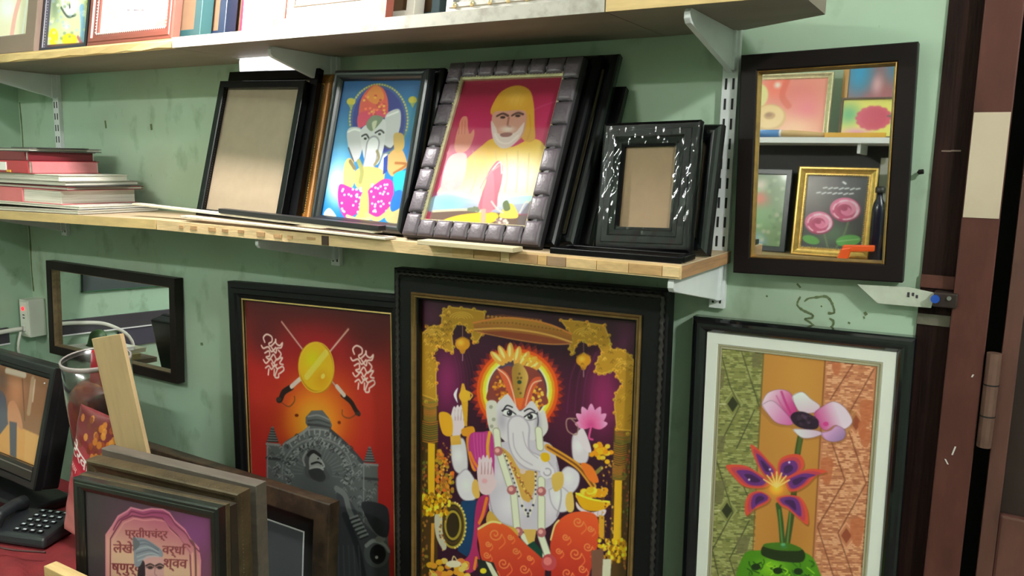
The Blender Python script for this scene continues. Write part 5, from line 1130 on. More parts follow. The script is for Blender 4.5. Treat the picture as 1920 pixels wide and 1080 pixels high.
# ================================================================== upper shelf: only the feet of the frames show
ZU = Z2+0.02
def upper(xl, xr, h, border, front, mat, label, fill=None, lean=9.0, y=-0.198, prof='flat', paint=None, cell=0.002, gain=1.3, slip=None, yaw=0.0, back=0.006):
    w_ = xr-xl-2*border
    fit = stand(((xl+xr)/2, y+math.sin(math.radians(lean))*border, ZU, w_, h, yaw, lean, 0.0), border, back, ZU)
    o = frame_root(fit, border, 'picture_frame', label, 'picture frame', 'frames on the upper shelf')
    moulding(o, w_, h, border, front, back, mat, prof)
    if paint:
        p = Print(fit, cell); paint(p); p.build(o, print_mat('gloss_print', 0.3, 0.35), gain=gain, y=-0.0005, z0=border)
    slab(o, w_+0.004, h+0.004, 0.001, back-0.0005, border-0.002, fill or MDFB, 'backing_board')
    if slip: bead_rect(w_+0.003, h+0.003, 0.0, front*.6, 0.003, 0.0065, border-0.0015).build('bead_slip', slip, o)['kind'] = 'stuff'
    return o
def paint_u1(p):
    p.view = (0, 0, 4.174); p.img[:] = (214, 206, 180); p.glow(60, 60, 120, 160, (216, 220, 224)); p.line([(170, -60), (120, 120), (90, 300)], 40, (214, 160, 150)); p.line([(240, -200), (175, 290)], 14, (236, 232, 228), smooth=False)
    p.line([(-200, 300), (175, 285)], 12, (236, 232, 228), smooth=False)
def paint_u2(p):
    p.view = (0, 0, 4.174); rnd = random.Random(1); p.img[:] = (186, 196, 150)
    p.glow(560, 20, 120, 160, (216, 220, 216)); p.glow(430, 40, 60, 200, (90, 110, 90), a=.7); p.poly([(470, -200), (600, -200), (600, 90), (560, 130), (500, 110)], (206, 208, 204), smooth=True); p.line([(480, 60), (530, 130), (590, 120)], 14, (60, 70, 60)); p.line([(545, 30), (548, 60)], 12, (40, 40, 40))
    p.ell(420, 290, 38, 70, (214, 200, 20)); p.ell(545, 310, 62, 48, (222, 206, 20)); p.glow(560, 310, 30, 30, (246, 220, 60)); p.glow(520, 200, 50, 60, (216, 206, 190)); p.line([(640, 60), (650, 200), (640, 330)], 44, (120, 160, 190)); p.line([(610, 290), (640, 340)], 20, (170, 90, 110)); p.line([(690, -50), (690, 160)], 30, (190, 200, 90))
    for k in range(60): p.ell(380+rnd.random()*330, -150+rnd.random()*480, 14, 14, rnd.choice([(226, 226, 214), (110, 130, 100), (196, 206, 150), (150, 170, 190)]), a=.6, n=8)
    p.line([(330, 375), (690, 350)], 30, (80, 40, 30), smooth=False)
def paint_u3(p):
    p.view = (0, 0, 4.174); rnd = random.Random(9); p.img[:] = (222, 210, 190)
    p.glow(1080, 60, 200, 200, (240, 240, 246)); p.glow(880, 120, 80, 200, (226, 206, 160)); p.ell(1090, 130, 70, 60, (226, 226, 240)); p.poly([(1000, 90), (1030, 90), (1030, 220), (990, 220)], (236, 236, 250)); p.glow(1120, 190, 90, 60, (170, 160, 206)); p.poly([(1240, 170), (1330, 150), (1360, 240), (1200, 250)], (226, 140, 120), smooth=True); p.glow(960, 240, 60, 40, (150, 130, 180)); p.line([(1000, 80), (1150, 80)], 12, (110, 100, 110), smooth=False)
    for k in range(60): p.ell(820+rnd.random()*560, -200+rnd.random()*470, 16, 14, rnd.choice([(246, 240, 226), (206, 180, 140), (190, 180, 210), (236, 220, 190)]), a=.6, n=8)
upper(-2.30, -1.962, 0.34, 0.045, 0.014, M('taupe_wood', (124, 104, 92), 0.5, var=0.1, scale=8), 'taupe wooden frame with a pale print, far left on the upper shelf', paint=paint_u1)
upper(-1.957, -1.772, 0.30, 0.010, 0.012, M('navy_wood', (36, 34, 52), 0.4), 'narrow dark frame with a green and yellow print on the upper shelf', paint=paint_u2, y=-0.19, slip=M('silver_bead', (214, 216, 214), 0.3, 0.6))
upper(-1.755, -1.462, 0.30, 0.028, 0.014, M('red_brown_wood', (124, 66, 56), 0.42, var=0.1, scale=10), 'red-brown frame with a bright crowded print on the upper shelf', paint=paint_u3, y=-0.200, prof='step', slip=M('silver_bead', (214, 216, 214), 0.3, 0.6))
for (xa, xb, c_, nm, yy, yw) in ((-1.70, -1.418, (40, 72, 74), 'teal', -0.170, 0.0), (-1.66, -1.385, (24, 36, 56), 'navy blue', -0.137, 0.0), (-1.63, -1.360, (112, 40, 62), 'maroon', -0.104, 0.0)):
    upper(xa, xb, 0.30, 0.022, 0.010, M('edge_'+nm.replace(' ', '_'), c_, 0.4, var=0.1), '%s edged frame stacked behind the red-brown frame on the upper shelf' % nm, y=yy, back=0.017)
wbd = stand((-1.232, -0.185, ZU, 0.112, 0.30, 0.0, 8.0, 0.0), 0.0, 0.012, ZU)
wbo = frame_root(wbd, 0.0, 'foam_board', 'plain white foam board leaning on the upper shelf', 'board'); slab(wbo, 0.112, 0.30, 0.0, 0.011, 0.0, M('foam_white', (228, 228, 226), 0.5), 'sheet', bevel=0.001)
slab(wbo, 0.104, 0.292, -0.0015, 0.0002, 0.004, M('paper_face', (240, 240, 238), 0.6), 'paper_face')
pf = upper(-1.168, -0.902, 0.26, 0.020, 0.013, M('rose_wood', (150, 82, 72), 0.45, var=0.1), 'rose pink frame with a cream mount on the upper shelf', fill=M('cream_mount', (196, 186, 164), 0.6), prof='slope', y=-0.205)
sweep_rect(0.19, 0.22, [(0, 0.0), (0, 0.0025), (0.004, 0.0025), (0.004, 0.0)], 0.04).build('brown_mount_line', M('mount_brown', (80, 60, 46), 0.6), pf)
slab(pf, 0.224, 0.258, -0.0012, 0.0, 0.021, M('cream_mount', (196, 186, 164), 0.6), 'mount')
upper(-1.08, -0.872, 0.26, 0.018, 0.009, M('white_wood', (206, 204, 200), 0.5), 'white frame stacked behind the rose pink frame on the upper shelf', y=-0.172, back=0.018)
upper(-1.05, -0.842, 0.26, 0.018, 0.009, M('slate_wood', (62, 84, 98), 0.45), 'slate blue frame stacked behind the white frame on the upper shelf', y=-0.142, back=0.018)
upper(-1.02, -0.806, 0.26, 0.016, 0.009, M('white_wood', (206, 204, 200), 0.5), 'rear white frame behind the slate blue frame on the upper shelf', y=-0.112)
sf = upper(-0.785, -0.548, 0.26, 0.026, 0.013, M('silver_leaf', (150, 148, 142), 0.35, 0.35, var=0.15, scale=40), 'silver frame with embossed studs at the right of the upper shelf', fill=M('grey_card', (160, 158, 154), 0.6), prof='step', y=-0.200)
stud = None
for k in range(7):
    if stud is None: o = MB().lathe([(0.0001, 0.006), (0.004, 0.004), (0.0055, 0.0)], 10).build('stud', SILV, sf, smooth=True); stud = o.data
    else: o = bpy.data.objects.new('stud', stud); COL.objects.link(o); o.parent = sf
    o.rotation_euler = (math.pi/2, 0, 0); o.location = (-0.1+k*0.0333, -0.011, 0.012)
# ================================================================== counter in the lower left
ZT = 0.70
tb = empty('counter_table', (-1.7, -0.62, 0), 'wooden counter table under the red cloth, lower left', 'table')
WD = M('table_wood', (92, 62, 46), 0.5, var=0.2, scale=6, stretch=(1, 8, 8))
TX0, TX1, TY0, TY1 = -2.43, -0.95, -0.98, -0.305
def pt(mb, n, m, par, bevel=0.0, smooth=False):
    o = mb.build(n, m, par, bevel=bevel, smooth=smooth); o.matrix_parent_inverse = par.matrix_basis.inverted(); return o
for o_ in bpy.data.objects: pass
bpy.context.view_layer.update()
pt(MB().prism([(TX0, TY0), (TX1, TY0), (TX1, -0.39), (-1.30, -0.39), (-1.30, -0.235), (TX0, -0.235)], 'z', ZT-0.028, ZT-0.002), 'table_top', WD, tb, 0.002)
for x in (TX0+0.04, TX1-0.04):
    for y in (TY0+0.04, TY1-0.04): pt(MB().box(x-0.025, x+0.025, y-0.025, y+0.025, -0.02, ZT-0.028), 'leg', WD, tb, 0.002)
for y in (TY0+0.04, TY1-0.04): pt(MB().box(TX0+0.065, TX1-0.065, y-0.012, y+0.012, ZT-0.12, ZT-0.028), 'apron', WD, tb)
# red cloth with folds
mb = MB(); nx_, ny_ = 90, 60
rr = random.Random(12); fol = [(rr.uniform(8, 30), rr.uniform(-25, 25), rr.uniform(0, 6.3)) for _ in range(5)]
cx0, cx1, cy0, cy1 = -2.42, -1.31, -0.975, -0.24
for j in range(ny_):
    for i in range(nx_):
        x = cx0+(cx1-cx0)*i/(nx_-1); y = cy0+(cy1-cy0)*j/(ny_-1)
        z = ZT+0.0022
        wgt = max(0, min(1, (-0.505-y)/0.04))*max(0, min(1, (-1.36-x)/0.06))*max(0, min(1, (x+2.40)/.05))
        f_ = sum(math.sin(a*x+b*y+c_) for a, b, c_ in fol)/5
        ridge = math.exp(-((y+0.50+0.25*(x+1.55))/0.016)**2)*0.016+math.exp(-((y+0.56+0.35*(x+1.5))/0.014)**2)*0.018+math.exp(-((y+0.63+0.2*(x+1.5))/0.02)**2)*0.02
        z += wgt*(max(0, f_)*0.010+ridge)
        mb.v.append((x, y, z))
mb.f = [(j*nx_+i, j*nx_+i+1, (j+1)*nx_+i+1, (j+1)*nx_+i) for j in range(ny_-1) for i in range(nx_-1)]
cl = mb.build('table_cloth', M('red_cloth', (120, 28, 34), 0.75, var=0.2, scale=18, bump=0.2, bscale=300), None, smooth=True)
md = cl.modifiers.new('thick', 'SOLIDIFY'); md.thickness = 0.0012; md.offset = -1
tag(cl, 'rumpled red cloth spread over the counter', 'tablecloth')
ZC_ = ZT+0.003

# ---------------------------------------------------------------- monitor
fitM = (-1.988, -0.357, 0.802, 0.40, 0.195, -1.2, 13.8, 0.0)
RM = pose(*fitM[5:8])
mo = empty('monitor', (fitM[0], fitM[1]-0.01, ZC_), 'black monitor with a tan and orange picture on its screen, at the left edge', 'monitor')
bpy.context.view_layer.update()
BEZ = M('monitor_black', (26, 26, 28), 0.35, var=0.1)
def mpart(mb, name, mat, bevel=0.0):
    o = mb.build(name, mat, mo, bevel=bevel)
    T = Matrix.Translation(Vector(fitM[:3])) @ RM.to_4x4()
    o.matrix_parent_inverse = mo.matrix_basis.inverted(); o.matrix_basis = T
    return o
mpart(MB().box(-0.22, 0.22, 0.004, 0.045, -0.050, 0.225), 'back_shell', BEZ, 0.006)
p_ = [(0, -0.004), (0, 0.010), (0.003, 0.013), (0.016, 0.013), (0.020, 0.003), (0.020, -0.004)]
bz = sweep_rect(0.44, 0.275, p_, -0.050); mpart(bz, 'bezel', BEZ)
mpart(MB().box(-0.20, 0.20, -0.0125, -0.004, -0.031, -0.0005), 'chin', M('monitor_chin', (44, 40, 38), 0.3), 0.001)
mpart(MB().box(-0.20, 0.20, -0.0135, -0.0120, -0.012, -0.0095), 'chin_line', M('chin_line', (110, 104, 98), 0.4))
def paint_screen(p):
    p.view = (0, 640, 3.375); p.img[:] = (150, 108, 78)
    p.glow(110, 330, 90, 180, (196, 136, 98)); p.poly([(0, 300), (55, 430), (60, 540), (0, 640), (-300, 640), (-300, 250)], (96, 96, 106), smooth=True); p.glow(20, 250, 60, 120, (110, 86, 70))
    p.poly([(-200, 560), (0, 600), (70, 510), (150, 550), (290, 610), (270, 800), (-200, 700)], (222, 164, 96)); p.poly([(60, 400), (100, 380), (140, 470), (150, 560), (100, 520), (60, 520)], (206, 146, 108), smooth=True)
    p.poly([(68, 505), (115, 515), (112, 740), (72, 720)], (94, 92, 100)); p.line([(50, 185), (165, 215)], 26, (206, 190, 170), smooth=False); p.line([(215, 240), (205, 330), (190, 450)], 30, (190, 160, 130), a=.8); p.line([(230, 245), (215, 380)], 10, (226, 206, 180), a=.8); p.line([(150, 240), (165, 500)], 8, (120, 84, 62), smooth=False)
    p.poly([(170, 560), (285, 610), (265, 790), (160, 750)], (226, 176, 110), a=.6); p.soften(2)
scm = print_mat('screen_glow', 0.12); nt_ = scm.node_tree; b_ = nt_.nodes['Principled BSDF']
nt_.links.new([n for n in nt_.nodes if n.type == 'VERTEX_COLOR'][0].outputs[0], b_.inputs['Emission Color']); b_.inputs['Emission Strength'].default_value = 0.22
ps = Print(fitM, 0.0016); paint_screen(ps); so = ps.build(mo, scm, gain=0.7, y=-0.003, z0=0.0, name='screen')
so.matrix_parent_inverse = mo.matrix_basis.inverted(); so.matrix_basis = Matrix.Translation(Vector(fitM[:3])) @ RM.to_4x4()
lab = MB().box(0.188, 0.191, -0.0145, -0.0125, 0.185, 0.188); mpart(lab, 'power_light', M('led_pale', (220, 226, 226), 0.4))
for dx in (0, 0.012, 0.024): mpart(MB().box(-0.06+dx, -0.052+dx, -0.0136, -0.0124, -0.026, -0.016), 'chin_button', M('button_grey', (120, 116, 112), 0.4), 0.0008)
pt(MB().box(fitM[0]-0.05, fitM[0]+0.05, fitM[1]+0.03, fitM[1]+0.05, ZC_+0.02, ZC_+0.16), 'neck', BEZ, mo, 0.004)
pt(MB().box(fitM[0]-0.12, fitM[0]+0.235, fitM[1]-0.055, fitM[1]+0.05, ZC_, ZC_+0.022), 'stand_base', BEZ, mo, 0.006)
# white paper and dark pad in front of the monitor
tag(MB().hexa([(-2.00, -0.49, ZC_+0.001), (-1.78, -0.478, ZC_+0.001), (-1.77, -0.432, ZC_+0.001), (-2.0, -0.436, ZC_+0.001), (-2.00, -0.49, ZC_+0.012), (-1.78, -0.478, ZC_+0.012), (-1.77, -0.432, ZC_+0.012), (-2.0, -0.436, ZC_+0.012)]).build('note_pad', M('pad_black', (24, 24, 26), 0.5), None, bevel=0.001), 'flat black pad lying on the red cloth in front of the monitor', 'pad')
tag(MB().hexa([(-2.00, -0.485, ZC_+0.0125), (-1.80, -0.474, ZC_+0.0125), (-1.80, -0.440, ZC_+0.0125), (-2.0, -0.440, ZC_+0.0125), (-2.00, -0.485, ZC_+0.0145), (-1.80, -0.474, ZC_+0.0145), (-1.80, -0.440, ZC_+0.0145), (-2.0, -0.440, ZC_+0.0145)]).build('paper_sheet', M('paper_bright', (236, 238, 240), 0.6)), 'white paper lying on the black pad at the left edge', 'paper')
# ---------------------------------------------------------------- desk phone with keypad
ph = empty('desk_phone', (-1.672, -0.440, ZC_+0.004), 'black desk telephone with a white-dotted keypad on the red cloth', 'telephone', rotz=math.radians(20))
PB = M('phone_black', (34, 36, 40), 0.35, var=0.1)
MB().hexa([(-0.080, -0.055, 0), (0.075, -0.06, 0), (0.075, 0.055, 0), (-0.080, 0.052, 0), (-0.075, -0.048, 0.020), (0.07, -0.052, 0.020), (0.07, 0.050, 0.032), (-0.075, 0.048, 0.032)]).build('body', PB, ph, bevel=0.006)
MB().tube([(-0.060, -0.042, 0.030), (-0.062, -0.02, 0.042), (-0.063, 0.02, 0.046), (-0.060, 0.042, 0.042)], [0.017, 0.013, 0.013, 0.017], 12).build('handset', PB, ph, smooth=True)
kme = None
for r in range(5):
    for c_ in range(4):
        if kme is None: o = MB().box(-0.0058, 0.0058, -0.0042, 0.0042, 0, 0.004).build('key', M('key_black', (22, 24, 28), 0.3), ph, bevel=0.001); kme = o.data
        else: o = bpy.data.objects.new('key', kme); COL.objects.link(o); o.parent = ph
        o.location = (-0.008+c_*0.0185, -0.036+r*0.0178, 0.0215+r*0.0020)
        d_ = MB().box(-0.0034, 0.0034, -0.0016, 0.0022, 0.0040, 0.0044).build('key_dot', M('key_white', (206, 216, 222), 0.4), o) if (r, c_) == (0, 0) else None
        if d_: kd = d_.data
        elif True:
            q = bpy.data.objects.new('key_dot', kd); COL.objects.link(q); q.parent = o
cz = ZC_+0.006
tag(MB().tube(catmull([(-1.80, -0.415, cz+.03), (-1.80, -0.46, cz+.006), (-1.765, -0.51, cz+.010), (-1.70, -0.535, cz+.014), (-1.61, -0.525, cz+.014), (-1.54, -0.49, cz+.012)], False, 6), 0.0022, 6).build('cord', M('cord_dark', (70, 36, 36), 0.5), None, smooth=True), 'thin dark cord looping over the red cloth below the telephone', 'cord')

# ---------------------------------------------------------------- stacked frames
def seal(p):
    p.view = (80, 820, 4.155); rnd = random.Random(5)
    W_ = p.grad((400, 500), (66, 58, 62), (1250, 900), (112, 60, 96)); p.img[:] = W_(p.gx, p.gy)
    p.glow(1150, 760, 320, 260, (128, 66, 122), a=.8); p.glow(430, 900, 180, 500, (66, 58, 62), a=.8); p.glow(560, 620, 160, 120, (84, 60, 76), a=.5); p.glow(1280, 1000, 120, 260, (104, 60, 88), a=.6)
    out = [(495, 1300), (495, 760), (545, 690), (590, 615), (660, 575), (690, 548), (780, 570), (850, 556), (940, 562), (990, 590), (1030, 650), (1110, 720), (1150, 790), (1215, 860), (1232, 960), (1225, 1300)]
    p.poly([(x+10, y+8) for x, y in out], (86, 34, 62)); p.poly(out, p.grad((850, 560), (150, 62, 108), (850, 900), (206, 150, 140)))
    inn = [(528, 1300), (530, 790), (575, 715), (620, 645), (700, 610), (780, 625), (860, 618), (935, 630), (975, 690), (1050, 760), (1100, 830), (1150, 900), (1165, 1300)]
    p.line(out, 12, (206, 128, 150), smooth=False); p.line([(x+8, y+30) for x, y in out[2:14]], 9, (112, 40, 74)); p.poly(inn, p.grad((850, 610), (176, 90, 116), (850, 960), (206, 168, 146))); p.line(inn, 10, (110, 44, 70), smooth=False); p.line([(x+14, y+22) for x, y in inn], 7, (214, 150, 150), smooth=False, a=.8)
    p.line([(1150, 800), (1190, 880), (1196, 1300)], 16, (110, 66, 66)); p.line([(1170, 900), (1178, 1300)], 10, (214, 160, 140))
    TX_ = (122, 52, 62)
    def word(s_, x, y, size, a_=0.0):
        c_, s2 = math.cos(a_), math.sin(a_); p.text(s_, (x+4, y+5), (size*c_, size*s2), (size*s2, -size*c_), (214, 150, 140), a=.7); [p.text(s_, (x+dd, y), (size*c_, size*s2), (size*s2, -size*c_), TX_) for dd in (0, 3, 6)]
    word('\u092a\u094d\u0930\u0924\u0940\u092a\u091a\u0902\u0926\u094d\u0930', 640, 775, 84, 0.03)
    word('\u0932\u0947\u0916\u0947\u0935', 548, 895, 100, 0.04); word('\u0935\u0930\u094d\u0927\u093f', 930, 905, 96, 0.05)
    word('\u0937\u094d\u0923\u0941\u0930\u094d\u0935\u093f', 535, 1045, 104, 0.04); word('\u0936\u094d\u0935\u0935', 940, 1010, 104, 0.05)
    # young person in a grey turban
    p.poly([(770, 930), (830, 900), (930, 930), (945, 1010), (935, 1300), (760, 1300), (745, 1080)], (196, 150, 152), smooth=True)
    p.poly([(745, 1020), (775, 960), (800, 1010), (790, 1300), (735, 1300)], (44, 36, 48), smooth=True)
    p.poly([(705, 790), (740, 780), (800, 790), (870, 830), (930, 880), (935, 930), (880, 920), (800, 930), (760, 1000), (720, 1000), (712, 900)], (128, 136, 152), smooth=True)
    for k in range(6): p.line([(712+k*6, 820+k*28), (800+k*10, 806+k*24), (905, 870+k*12)], 8, rnd.choice([(164, 172, 186), (92, 98, 114)]), a=.8)
    p.poly([(705, 785), (720, 780), (760, 830), (715, 880)], (96, 102, 112), smooth=True)
    for ex, f in ((840, 1), (915, -1)): p.line([(ex-34, 1000), (ex, 986), (ex+30, 1000)], 10, (44, 30, 36)); p.ell(ex, 1016, 20, 10, (40, 28, 36)); p.line([(ex-28, 1014), (ex, 1002), (ex+28, 1014)], 6, (70, 44, 52))
    p.line([(880, 1010), (874, 1060), (890, 1075)], 8, (160, 110, 116)); p.line([(860, 1110), (885, 1104), (910, 1110)], 12, (170, 80, 92)); p.soften(1)
def counter_frame(fit, border, front, back, mat, label, prof, paint=None, cell=0.001, gain=1.3, fill=None, name='picture_frame'):
    R = pose(*fit[5:8]); fit = stand(fit, border, back, ZC_)
    o = frame_root(fit, border, name, label, 'picture frame', 'frames stacked on the counter'); moulding(o, fit[3], fit[4], border, front, back, mat, prof)
    if paint: p = Print(fit, cell); paint(p); p.build(o, print_mat('satin_print', 0.42), gain=gain, y=-0.0005, z0=border)
    slab(o, fit[3]+0.006, fit[4]+0.006, 0.001, 0.005, border-0.003, fill or MDFB, 'backing_board')
    return o, fit
OLDG = M('old_gilt', (84, 71, 50), 0.42, 0.3, var=0.35, scale=30, bump=0.3, bscale=120)
DARKB = M('dark_bronze', (52, 46, 38), 0.4, 0.2, var=0.3, scale=30)
cf1, _f = counter_frame((-1.132, -0.548, 0.727, 0.286, 0.206, 6.0, 3.5, 2.2), 0.0215, 0.010, 0.016, M('black_ribbed', (26, 25, 24), 0.28, var=0.2, coat=0.3), 'black ribbed frame with a purple print of a seal and turbaned face, frontmost in stack', 'step', seal, gain=1.1)
sweep_rect(_f[3]+0.043, _f[4]+0.043, [(0.0, -0.016), (-0.0012, -0.015), (-0.0012, -0.008), (0.0, -0.007)]).build('back_edge_strip', OLDG, cf1)
counter_frame((-1.160, -0.507, 0.727, 0.30, 0.200, 7.0, 1.5, 1.2), 0.020, 0.008, 0.008, DARKB, 'thin dark bronze frame directly behind the purple seal print', 'flat')
cf2, _f = counter_frame((-1.188, -0.468, 0.727, 0.292, 0.188, 7.0, 0.5, 0.4), 0.031, 0.014, 0.014, OLDG, 'old gilt ornate frame with beaded top edge in the counter stack', 'scoop')
tag(bead_rect(_f[3]+0.062, _f[4]+0.062, 0.0025, 0.006, 0.0036, 0.007).build('ornate_beading', OLDG, cf2), kind='stuff')
counter_frame((-1.221, -0.412, 0.727, 0.323, 0.184, 5.5, 0.0, 0.1), 0.030, 0.012, 0.012, M('grey_brown_wood', (96, 87, 78), 0.5, var=0.2, scale=14, stretch=(1, 6, 6)), 'grey-brown wooden frame rearmost in the counter stack', 'flat')
# mottled frame standing on the floor behind the counter
fitB = stand((-1.444, -0.192, 0.0, 0.60, 0.735, -0.2, 3.6, 0.0), 0.046, 0.010, -0.02)
fb = frame_root(fitB, 0.046, 'picture_frame', 'wide mottled brown frame with a dark grey panel, standing behind the counter', 'picture frame')
moulding(fb, fitB[3], fitB[4], 0.046, 0.016, 0.012, M('mottled_brown', (74, 58, 42), 0.45, rgb2=(46, 36, 28), scale=28, contrast=(0.4, 0.6), bump=0.2, bscale=60), 'flat')
slab(fb, 0.604, 0.739, 0.0, 0.006, 0.044, M('panel_black', (34, 32, 34), 0.3), 'dark_panel')
slab(fb, 0.520, 0.655, -0.001, 0.0005, 0.086, M('panel_grey', (84, 86, 92), 0.28, var=0.06), 'grey_panel')
sweep_rect(0.524, 0.659, [(0, -0.0005), (0, 0.0018), (0.0025, 0.0018), (0.0025, -0.0005)], 0.084).build('white_line', M('white_line', (214, 216, 218), 0.5), fb)
# loose pine batten in the foreground
bt = MB().box(-1.318, -0.96, -0.612, -0.590, 0, 0.1075)
bo = bt.build('pine_batten', RAWY, None, bevel=0.002); bo.location = (0, 0, ZC_+0.0005); tag(bo, 'raw pine board standing on edge in front of the purple seal print', 'wood strip')

# ---------------------------------------------------------------- wood slat, jar, packet
sl = MB().box(-0.043, 0.043, -0.004, 0.004, 0, 0.452).build('timber_strip', M('slat_tan', (190, 162, 120), 0.6, var=0.1, scale=8, stretch=(8, 8, 1)), None, bevel=0.0008)
sl.location = (-1.335, -0.386, ZC_+0.011); sl.rotation_euler = (math.radians(1.0), math.radians(-13.0), math.radians(4)); tag(sl, 'flat tan wooden slat standing tilted behind the frame stack', 'wood strip')
jr = empty('plastic_jar', (-1.600, -0.300, ZC_+0.010), 'open clear plastic jar filled with red and brown packets, behind the wood slat', 'jar')
jr.rotation_euler = (math.radians(6), math.radians(3), 0); jr.scale = (1.0, 1.0, 1.14)
CLR = clear_mat('clear_plastic', (0.86, 0.87, 0.86), 0.15, bump=0.3, bscale=20, fac=4.0)
MB().lathe([(0.052, 0.0), (0.060, 0.004), (0.064, 0.12), (0.067, 0.25), (0.066, 0.32), (0.0645, 0.32), (0.0655, 0.25), (0.0625, 0.12), (0.058, 0.006)], 32, close=False).build('jar_wall', CLR, jr, smooth=True)
MB().lathe([(0.066, 0.314), (0.0685, 0.316), (0.0685, 0.322), (0.066, 0.324), (0.0645, 0.322)], 32, close=False)  .build('rim', M('rim_plastic', (150, 142, 138), 0.25), jr, smooth=True)
MB().lathe([(0.001, 0.002), (0.054, 0.004), (0.058, 0.10), (0.063, 0.21), (0.062, 0.255), (0.045, 0.272), (0.001, 0.275)], 24, close=False).build('jar_contents', M('jar_brown', (96, 34, 34), 0.4, rgb2=(150, 84, 36), scale=16, contrast=(0.48, 0.58)), jr, smooth=True)
MB().hexa([(-0.03, -0.02, 0.20), (0.045, -0.02, 0.20), (0.045, 0.01, 0.20), (-0.03, 0.01, 0.20), (-0.015, 0.0, 0.335), (0.05, 0.0, 0.335), (0.05, 0.012, 0.335), (-0.015, 0.012, 0.335)]).build('red_packet', M('packet_red', (170, 24, 44), 0.3), jr, bevel=0.004)
def paint_packet(p):
    p.view = None; rnd = random.Random(3)
    W_ = p.grad((0, 0), (96, 30, 36), (0, 1), (206, 120, 120)); p.img[:] = W_(p.gx, p.gy)
    p.glow(.3, .45, .7, .25, (176, 34, 56), a=.9); p.glow(.5, .9, .8, .3, (216, 150, 146), a=.7)
    for k in range(40): p.ell(.15+rnd.random()*.75, .05+rnd.random()*.27, .05, .03, rnd.choice([(190, 116, 40), (150, 70, 34), (206, 140, 60), (110, 50, 34)]), n=8, a=.8)
    [p.text('\u091f\u0947\u0930\u0935\u093e\u091f', (.02+dx, .36), (.27, .06), (.02, -.125), (236, 214, 214)) for dx in (0, .008, .016)]; p.text('\u0938\u092e', (.05, .47), (.13, .03), (.01, -.06), (230, 190, 190))
pkf = stand((-1.535, -0.412, ZC_, 0.120, 0.28, 10, 2.0, -12.0), 0.0, 0.0, ZC_+0.001)
pk = frame_root(pkf, 0.0, 'snack_packet', 'red foil snack packet with white lettering leaning beside the monitor', 'packet')
pp = Print(pkf, 0.0011); paint_packet(pp); po = pp.build(pk, print_mat('foil_print', 0.25, 0.3), gain=1.3, y=0.0, z0=0.0, name='front_foil')
def puff(o, sgn):
    n = len(o.data.vertices); c_ = np.zeros(n*3); o.data.vertices.foreach_get('co', c_); c_ = c_.reshape(-1, 3)
    u = np.clip(c_[:, 0]/0.06, -1, 1); v = np.clip(c_[:, 2]/0.28*2-1, -1, 1)
    c_[:, 1] = sgn*0.016*np.sqrt(np.clip((1-u**2)*(1-v**4), 0, 1))+0.0007*np.sin(c_[:, 2]*140+c_[:, 0]*60); o.data.vertices.foreach_set('co', c_.ravel()); o.data.update()
    o.data.polygons.foreach_set('use_smooth', [True]*len(o.data.polygons))
puff(po, -1)
bk = MB(); 
for j in range(15):
    for i in range(11): bk.v.append(((i/10-.5)*0.120, 0, j/14*0.28))
bk.f = [(j*11+i, j*11+i+1, (j+1)*11+i+1, (j+1)*11+i) for j in range(14) for i in range(10)]
bo2 = bk.build('back_foil', M('foil_silver', (170, 166, 166), 0.3, 0.6), pk); puff(bo2, 1)

# ---------------------------------------------------------------- socket box with red light in the corner
sb = empty('socket_box', (-2.397, 0, 0.965), 'white plastic socket box with a red indicator light in the corner', 'socket box')
SBW = M('socket_white', (206, 208, 196), 0.45, var=0.06)
MB().box(-0.024, 0.024, -0.05, 0.0, 0.0, 0.11).build('box', SBW, sb, bevel=0.003)
MB().box(-0.019, 0.019, -0.052, -0.0495, 0.006, 0.104).build('face_plate', M('socket_face', (222, 222, 212), 0.4), sb, bevel=0.001)
MB().tube([(0.0, -0.0515, 0.084), (0.0, -0.055, 0.084)], 0.0055, 12).build('indicator_light', M('red_light', (255, 40, 50), 0.4, emit=2.5), sb)
MB().box(-0.008, 0.008, -0.0575, -0.0515, 0.018, 0.034).build('plug', SBW, sb, bevel=0.002)
for zz in (0.055, 0.064): MB().box(-0.005, 0.005, -0.0525, -0.0518, zz, zz+0.003).build('socket_hole', SLOT, sb)
tag(MB().tube(catmull([(-2.397, -0.058, 0.991), (-2.41, -0.10, 0.988), (-2.426, -0.16, 0.982), (-2.430, -0.26, 0.965), (-2.431, -0.345, 0.90), (-2.431, -0.36, 0.76)], False, 6), 0.0065, 8).build('power_cable', M('cable_white', (214, 212, 202), 0.5), None, smooth=True), 'thick white cable running from the socket box along the left wall', 'cable')
tag(MB().tube(catmull([(-2.392, -0.066, 0.983), (-2.388, -0.078, 0.94), (-2.395, -0.07, 0.89), (-2.39, -0.09, 0.80)], False, 6), 0.004, 6).build('power_cable', M('cable_white', (214, 212, 202), 0.5), None, smooth=True), 'thin pale cable hanging below the socket box', 'cable')
# ================================================================== the other side of the shop, seen in the mirrors
Rm = pose(*fitR[5:8]); MN = -(Rm @ Vector((0, 1, 0))); MP = Vector(fitR[:3])
def refl(px, py, dist_y):
    """point at real depth y whose mirror image in the door-side mirror falls at this photo pixel"""
    d = Vector(((px-960)*rgt+(540-py)*upv)/F_PX+fwd); c = Vector(CAM)
    t = (MP-c).dot(MN)/d.dot(MN); h = c+d*t; d2 = d-2*d.dot(MN)*MN
    s = (dist_y-h.y)/d2.y; return h+d2*s
class MPrint(Print):
    def c(s, pts):
        q = Print.c(s, pts); q[:, 0] = (s.nx-1)-q[:, 0]; return q      # painted as seen in the mirror
YO = -2.15
